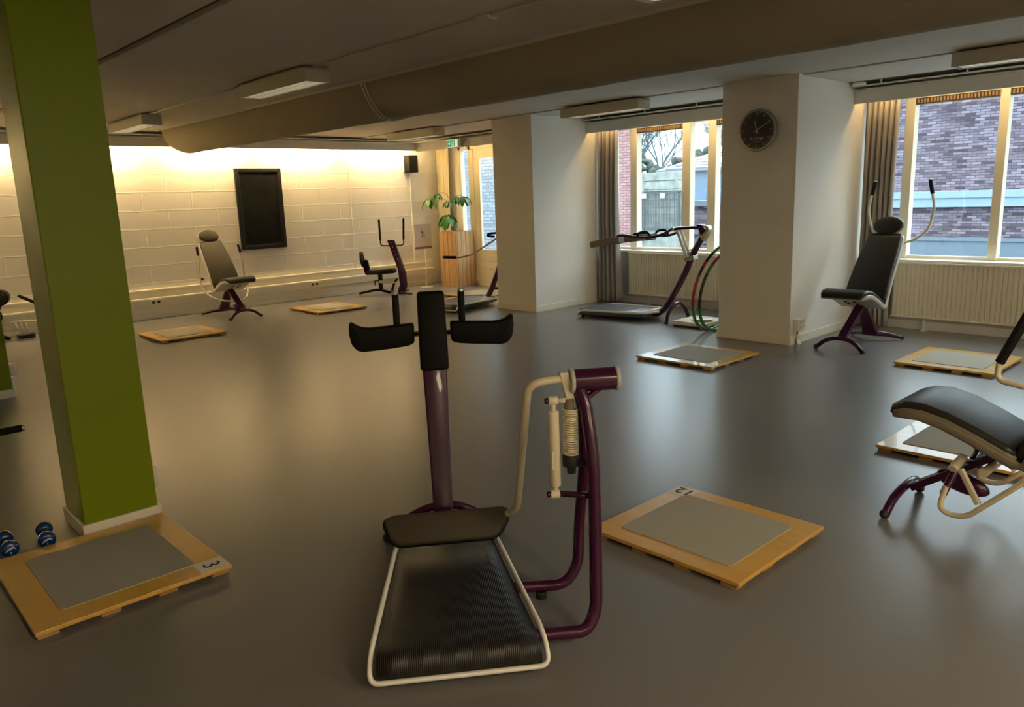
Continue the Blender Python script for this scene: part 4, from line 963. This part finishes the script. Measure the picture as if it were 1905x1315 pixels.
# clock (dial faces -y)
t = thing('wall_clock', 'round dark dialled wall clock with silver rim on the white pillar', 'clock', (-4.148, 7.34, 2.157))
b = BM(); P = [(0.0, 0.19), (-0.02, 0.205), (-0.045, 0.207), (-0.055, 0.200), (-0.056, 0.180), (-0.038, 0.172)]
tube(b, [(0, p[0], 0) for p in P], [p[1] for p in P], 48); obj('rim', b, mat('satin_silver', (0.38, 0.36, 0.32), 0.3, 0.8), t, 40)
b = BM(); cyl(b, (0, -0.040, 0), (0, -0.0575, 0), 0.181, 48); dl = obj('dial', b, 'clock', t)
b = BM()
for k in range(60):
    a = 2*PI*k/60; big = k % 5 == 0; r0, r1 = (0.140, 0.170) if big else (0.160, 0.170)
    obox(b, (math.sin(a)*r0, -0.0585, math.cos(a)*r0), (math.sin(a)*r1, -0.0585, math.cos(a)*r1), 0.006 if big else 0.0018, 0.001, up=(0, -1, 0))
obj('hour_marks', b, 'mark', dl)
for a, L, w_, nm in ((R(345), 0.095, 0.008, 'hour_hand'), (R(62), 0.160, 0.006, 'minute_hand')):
    b = BM(); obox(b, (-math.sin(a)*0.035, -0.061, -math.cos(a)*0.035), (math.sin(a)*L, -0.061, math.cos(a)*L), w_*1.4, 0.0015, up=(0, -1, 0), wd2=w_*0.7); obj(nm, b, 'mark', t)
text_mesh('dial_lettering', 'Curves', 0.052, 'mark', dl, Matrix.Translation((0.0, -0.0585, -0.080)) @ Matrix.Rotation(R(90), 4, 'X'), 0.0004, 0.35)
b = BM(); bx(b, -0.05, 0.05, -0.059, -0.058, -0.113, -0.1105); obj('underline', b, 'mark', dl)
# smoke detector
b = BM(); cyl(b, (-3.66, 8.47, 2.60), (-3.66, 8.47, 2.635), 0.07, 24, bev=0.01); tag(obj('smoke_detector', b, 'white'), 'small round white detector at the ceiling beside the clock pillar', 'smoke detector')
# exit sign
t = thing('exit_sign', 'green and white lit emergency exit sign with running figure above the plant', 'exit sign', (-10.38, 8.50, 2.49))
b = BM(); bx(b, -0.20, 0.16, -0.035, 0.035, -0.065, 0.068, 0.004); obj('housing', b, 'white_gloss', t)
b = BM(); bx(b, -0.195, 0.085, -0.040, -0.034, -0.058, 0.062); f_ = obj('sign_face', b, 'exit_white', t)
b = BM()
bx(b, -0.185, -0.085, -0.043, -0.0405, -0.048, 0.052); bx(b, -0.075, 0.02, -0.043, -0.0405, -0.048, 0.052)
obj('green_fields', b, 'exit_green', f_)
b = BM()
cyl(b, (-0.02, -0.0445, 0.032), (-0.02, -0.0435, 0.032), 0.010, 12)
for p, q in (((-0.026, 0.02), (-0.034, -0.008)), ((-0.026, 0.016), (-0.006, 0.004)), ((-0.028, 0.016), (-0.052, 0.010)), ((-0.034, -0.008), (-0.014, -0.022)), ((-0.014, -0.022), (-0.016, -0.042)), ((-0.034, -0.008), (-0.056, -0.030))):
    obox(b, (p[0], -0.044, p[1]), (q[0], -0.044, q[1]), 0.009, 0.001, up=(0, -1, 0))
obox(b, (-0.165, -0.044, 0.0), (-0.12, -0.044, 0.0), 0.014, 0.001, up=(0, -1, 0)); prism(b, [(-0.125, -0.0445, 0.026), (-0.098, -0.0445, 0.0), (-0.125, -0.0445, -0.026)], (0, 0.001, 0))
obj('running_figure', b, 'exit_white', f_)
for x in (-0.12, 0.1):
    b = BM(); cyl(b, (x, 0, 0.066), (x, 0, 0.11), 0.004, 8); obj('hanger', b, 'white', t)
# poster stand
t = thing('poster_stand', 'slim stand holding a poster of a small dancing figure by the corner', 'sign', (-11.47, 8.54, 0))
b = BM(); cyl(b, (0, 0, 0), (0, 0, 0.008), 0.12, 24); cyl(b, (0, 0, 0.0), (0, 0, 0.75), 0.006, 10); obj('pole', b, 'white', t)
b = BM(); bx(b, 0.0, 0.008, -0.22, 0.16, 0.705, 1.15); pp = obj('poster', b, mat('beige_poster', (0.66, 0.52, 0.38), 0.5), t)
b = BM(); bx(b, 0.008, 0.012, -0.22, 0.16, 0.705, 0.745); obj('poster_band', b, mat('brown_band', (0.25, 0.13, 0.09), 0.5), pp)
b = BM(); ellipsoid(b, (0.0095, -0.05, 1.03), 0.001, 0.010, 0.012, None, 10, 6)
for p, q in (((-0.045, 1.02), (-0.03, 0.965)), ((-0.045, 1.01), (-0.075, 0.985)), ((-0.04, 1.0), (-0.005, 0.99)), ((-0.03, 0.965), (-0.055, 0.925)), ((-0.03, 0.965), (0.01, 0.93))):
    obox(b, (0.0095, p[0], p[1]), (0.0095, q[0], q[1]), 0.012, 0.001, up=(1, 0, 0))
obj('dancing_figure', b, 'ink', pp)
b = BM()
for z, y0, y1 in ((1.12, 0.02, 0.13), (1.08, -0.18, -0.04), (0.86, -0.15, 0.10), (0.83, -0.15, 0.02)): bx(b, 0.008, 0.0092, y0, y1, z, z+0.006)
obj('text_lines', b, 'shell', pp)
# planter with plant
t = thing('wooden_planter', 'tall square planter of pine planks in the far corner by the glazed door', 'planter', (-11.165, 9.05, 0))
for nm, side in (('front', 0), ('right', 1), ('left', 2), ('back', 3)):
    b = BM()
    for k in range(4):
        a0 = -0.25+k*0.125
        if side == 0: bx(b, a0+0.003, a0+0.120, -0.21, -0.19, 0, 1.0, 0.002)
        if side == 3: bx(b, a0+0.003, a0+0.120, 0.19, 0.21, 0, 1.0, 0.002)
        if side == 1: bx(b, 0.23, 0.25, -0.19+k*0.095+0.003, -0.19+(k+1)*0.095-0.003, 0, 1.0, 0.002)
        if side == 2: bx(b, -0.25, -0.23, -0.19+k*0.095+0.003, -0.19+(k+1)*0.095-0.003, 0, 1.0, 0.002)
    obj('plank_side', b, 'planter', t)
b = BM(); bx(b, -0.225, 0.225, -0.185, 0.185, 0.85, 0.93); obj('soil', b, mat('dark_soil', (0.05, 0.035, 0.02), 0.95, bump=(40, 0.8)), t)
def leaf(b, base, d, L, wd, droop):
    d = Vector(d).normalized(); s = d.cross(Vector((0, 0, 1))).normalized(); n = 8; rows = []
    p = Vector(base); dd = d.copy()
    for i in range(n+1):
        t_ = i/n; wv = wd*math.sin(PI*min(1, t_*0.92+0.06))**0.8*(1 if t_ < .97 else 0.05)
        up = s.cross(dd).normalized()
        rows.append([b.verts.new(p - s*wv + up*wv*0.25), b.verts.new(p), b.verts.new(p + s*wv + up*wv*0.25)])
        dd = (dd + Vector((0, 0, -droop))).normalized(); p = p + dd*L/n
    for i in range(n):
        for k in range(2):
            f = b.faces.new((rows[i][k], rows[i][k+1], rows[i+1][k+1], rows[i+1][k])); f.smooth = True
t = thing('potted_umbrella_plant', 'green umbrella plant with drooping leaf clusters growing from the planter', 'plant', (-11.165, 8.98, 0.93))
b = BM(); tube(b, catmull([(0, 0, 0), (0.02, 0, 0.25), (-0.01, 0, 0.5), (0.0, -0.02, 0.74)], 6), 0.012, 8); obj('stem', b, 'stem', t)
rnd = random.Random(4)
heads = [(( -0.02, -0.10, 0.36), 0.33, 8), ((-0.52, -0.10, 0.66), 0.25, 5), ((-0.30, -0.08, 0.74), 0.16, 6), ((0.0, -0.1, 0.60), 0.18, 5), ((0.20, -0.06, 0.68), 0.19, 5), ((0.44, -0.08, 0.68), 0.24, 6)]
for (hx, hy, hz), L, n in heads:
    b = BM(); tube(b, catmull([(0.0, 0, min(0.6, hz-0.10)), (hx*0.5, hy*0.5, hz+0.02), (hx, hy, hz)], 5), 0.005, 6); pe = obj('leaf_stalk', b, 'stem', t)
    for k in range(n):
        a = 2*PI*k/n + rnd.uniform(-.25, .25); b = BM()
        leaf(b, (hx, hy, hz), (math.cos(a), math.sin(a), 0.15), L*rnd.uniform(0.85, 1.15), L*0.20, 0.34); o = obj('leaf', b, 'leaf', pe)
# hoops leaning at the clock pillar
def hoop(cy, r, tilt, x, segs, label, cz=None):
    t = thing('hula_hoop', label, 'hoop', (x, cy, 0), 0, 'hula hoops leaning on the clock pillar')
    n = 96
    pts = [Vector((math.sin(tilt)*(r+0.013)*(1-math.cos(2*PI*i/n)), math.sin(2*PI*i/n)*r, 0.018+math.cos(tilt)*r*(1-math.cos(2*PI*i/n)))) for i in range(n+1)]
    for a0, a1, m in segs:
        b = BM(); i0, i1 = int(a0/360*n), int(a1/360*n); tube(b, [pts[i % n] for i in range(i0, i1+1)], 0.017, 10, False); obj('taped_section', b, m, t)
    return t
# angle: 0 bottom, 90 = +y, 270 = towards the camera side (-y)
hoop(7.62, 0.495, R(11), -4.85, [(0, 215, 'hoop_green'), (215, 232, 'hoop_black'), (232, 238, 'hoop_red'), (238, 250, 'hoop_black'), (250, 292, 'hoop_red'), (292, 335, 'hoop_green'), (335, 360, 'hoop_red')], 'hula hoop with red and dark bands, the outer of the two')
hoop(7.64, 0.46, R(10), -4.79, [(0, 50, 'hoop_green'), (50, 225, 'hoop_red'), (225, 240, 'hoop_green'), (240, 290, 'hoop_brown'), (290, 360, 'hoop_green')], 'hula hoop with dark and green bands, the inner of the two')
# small scale / step and dish behind the hoops
t = thing('step_platform', 'low cream step with black base behind the hula hoops', 'step', (-5.18, 7.95, 0), R(0))
b = BM(); bx(b, -0.19, 0.24, -0.33, 0.14, 0.0, 0.022, 0.004); obj('base', b, 'rubber', t)
b = BM(); bx(b, -0.2, 0.25, -0.34, 0.15, 0.022, 0.072, 0.012); obj('top', b, 'trim', t)
b = BM(); tube(b, [(-5.07, 7.80, 0.073), (-5.07, 7.80, 0.082), (-5.07, 7.80, 0.10), (-5.07, 7.80, 0.104)], [0.07, 0.10, 0.13, 0.125], 32); tag(obj('round_dish', b, 'white', None, 40), 'flat round white dish resting on the low step', 'dish')
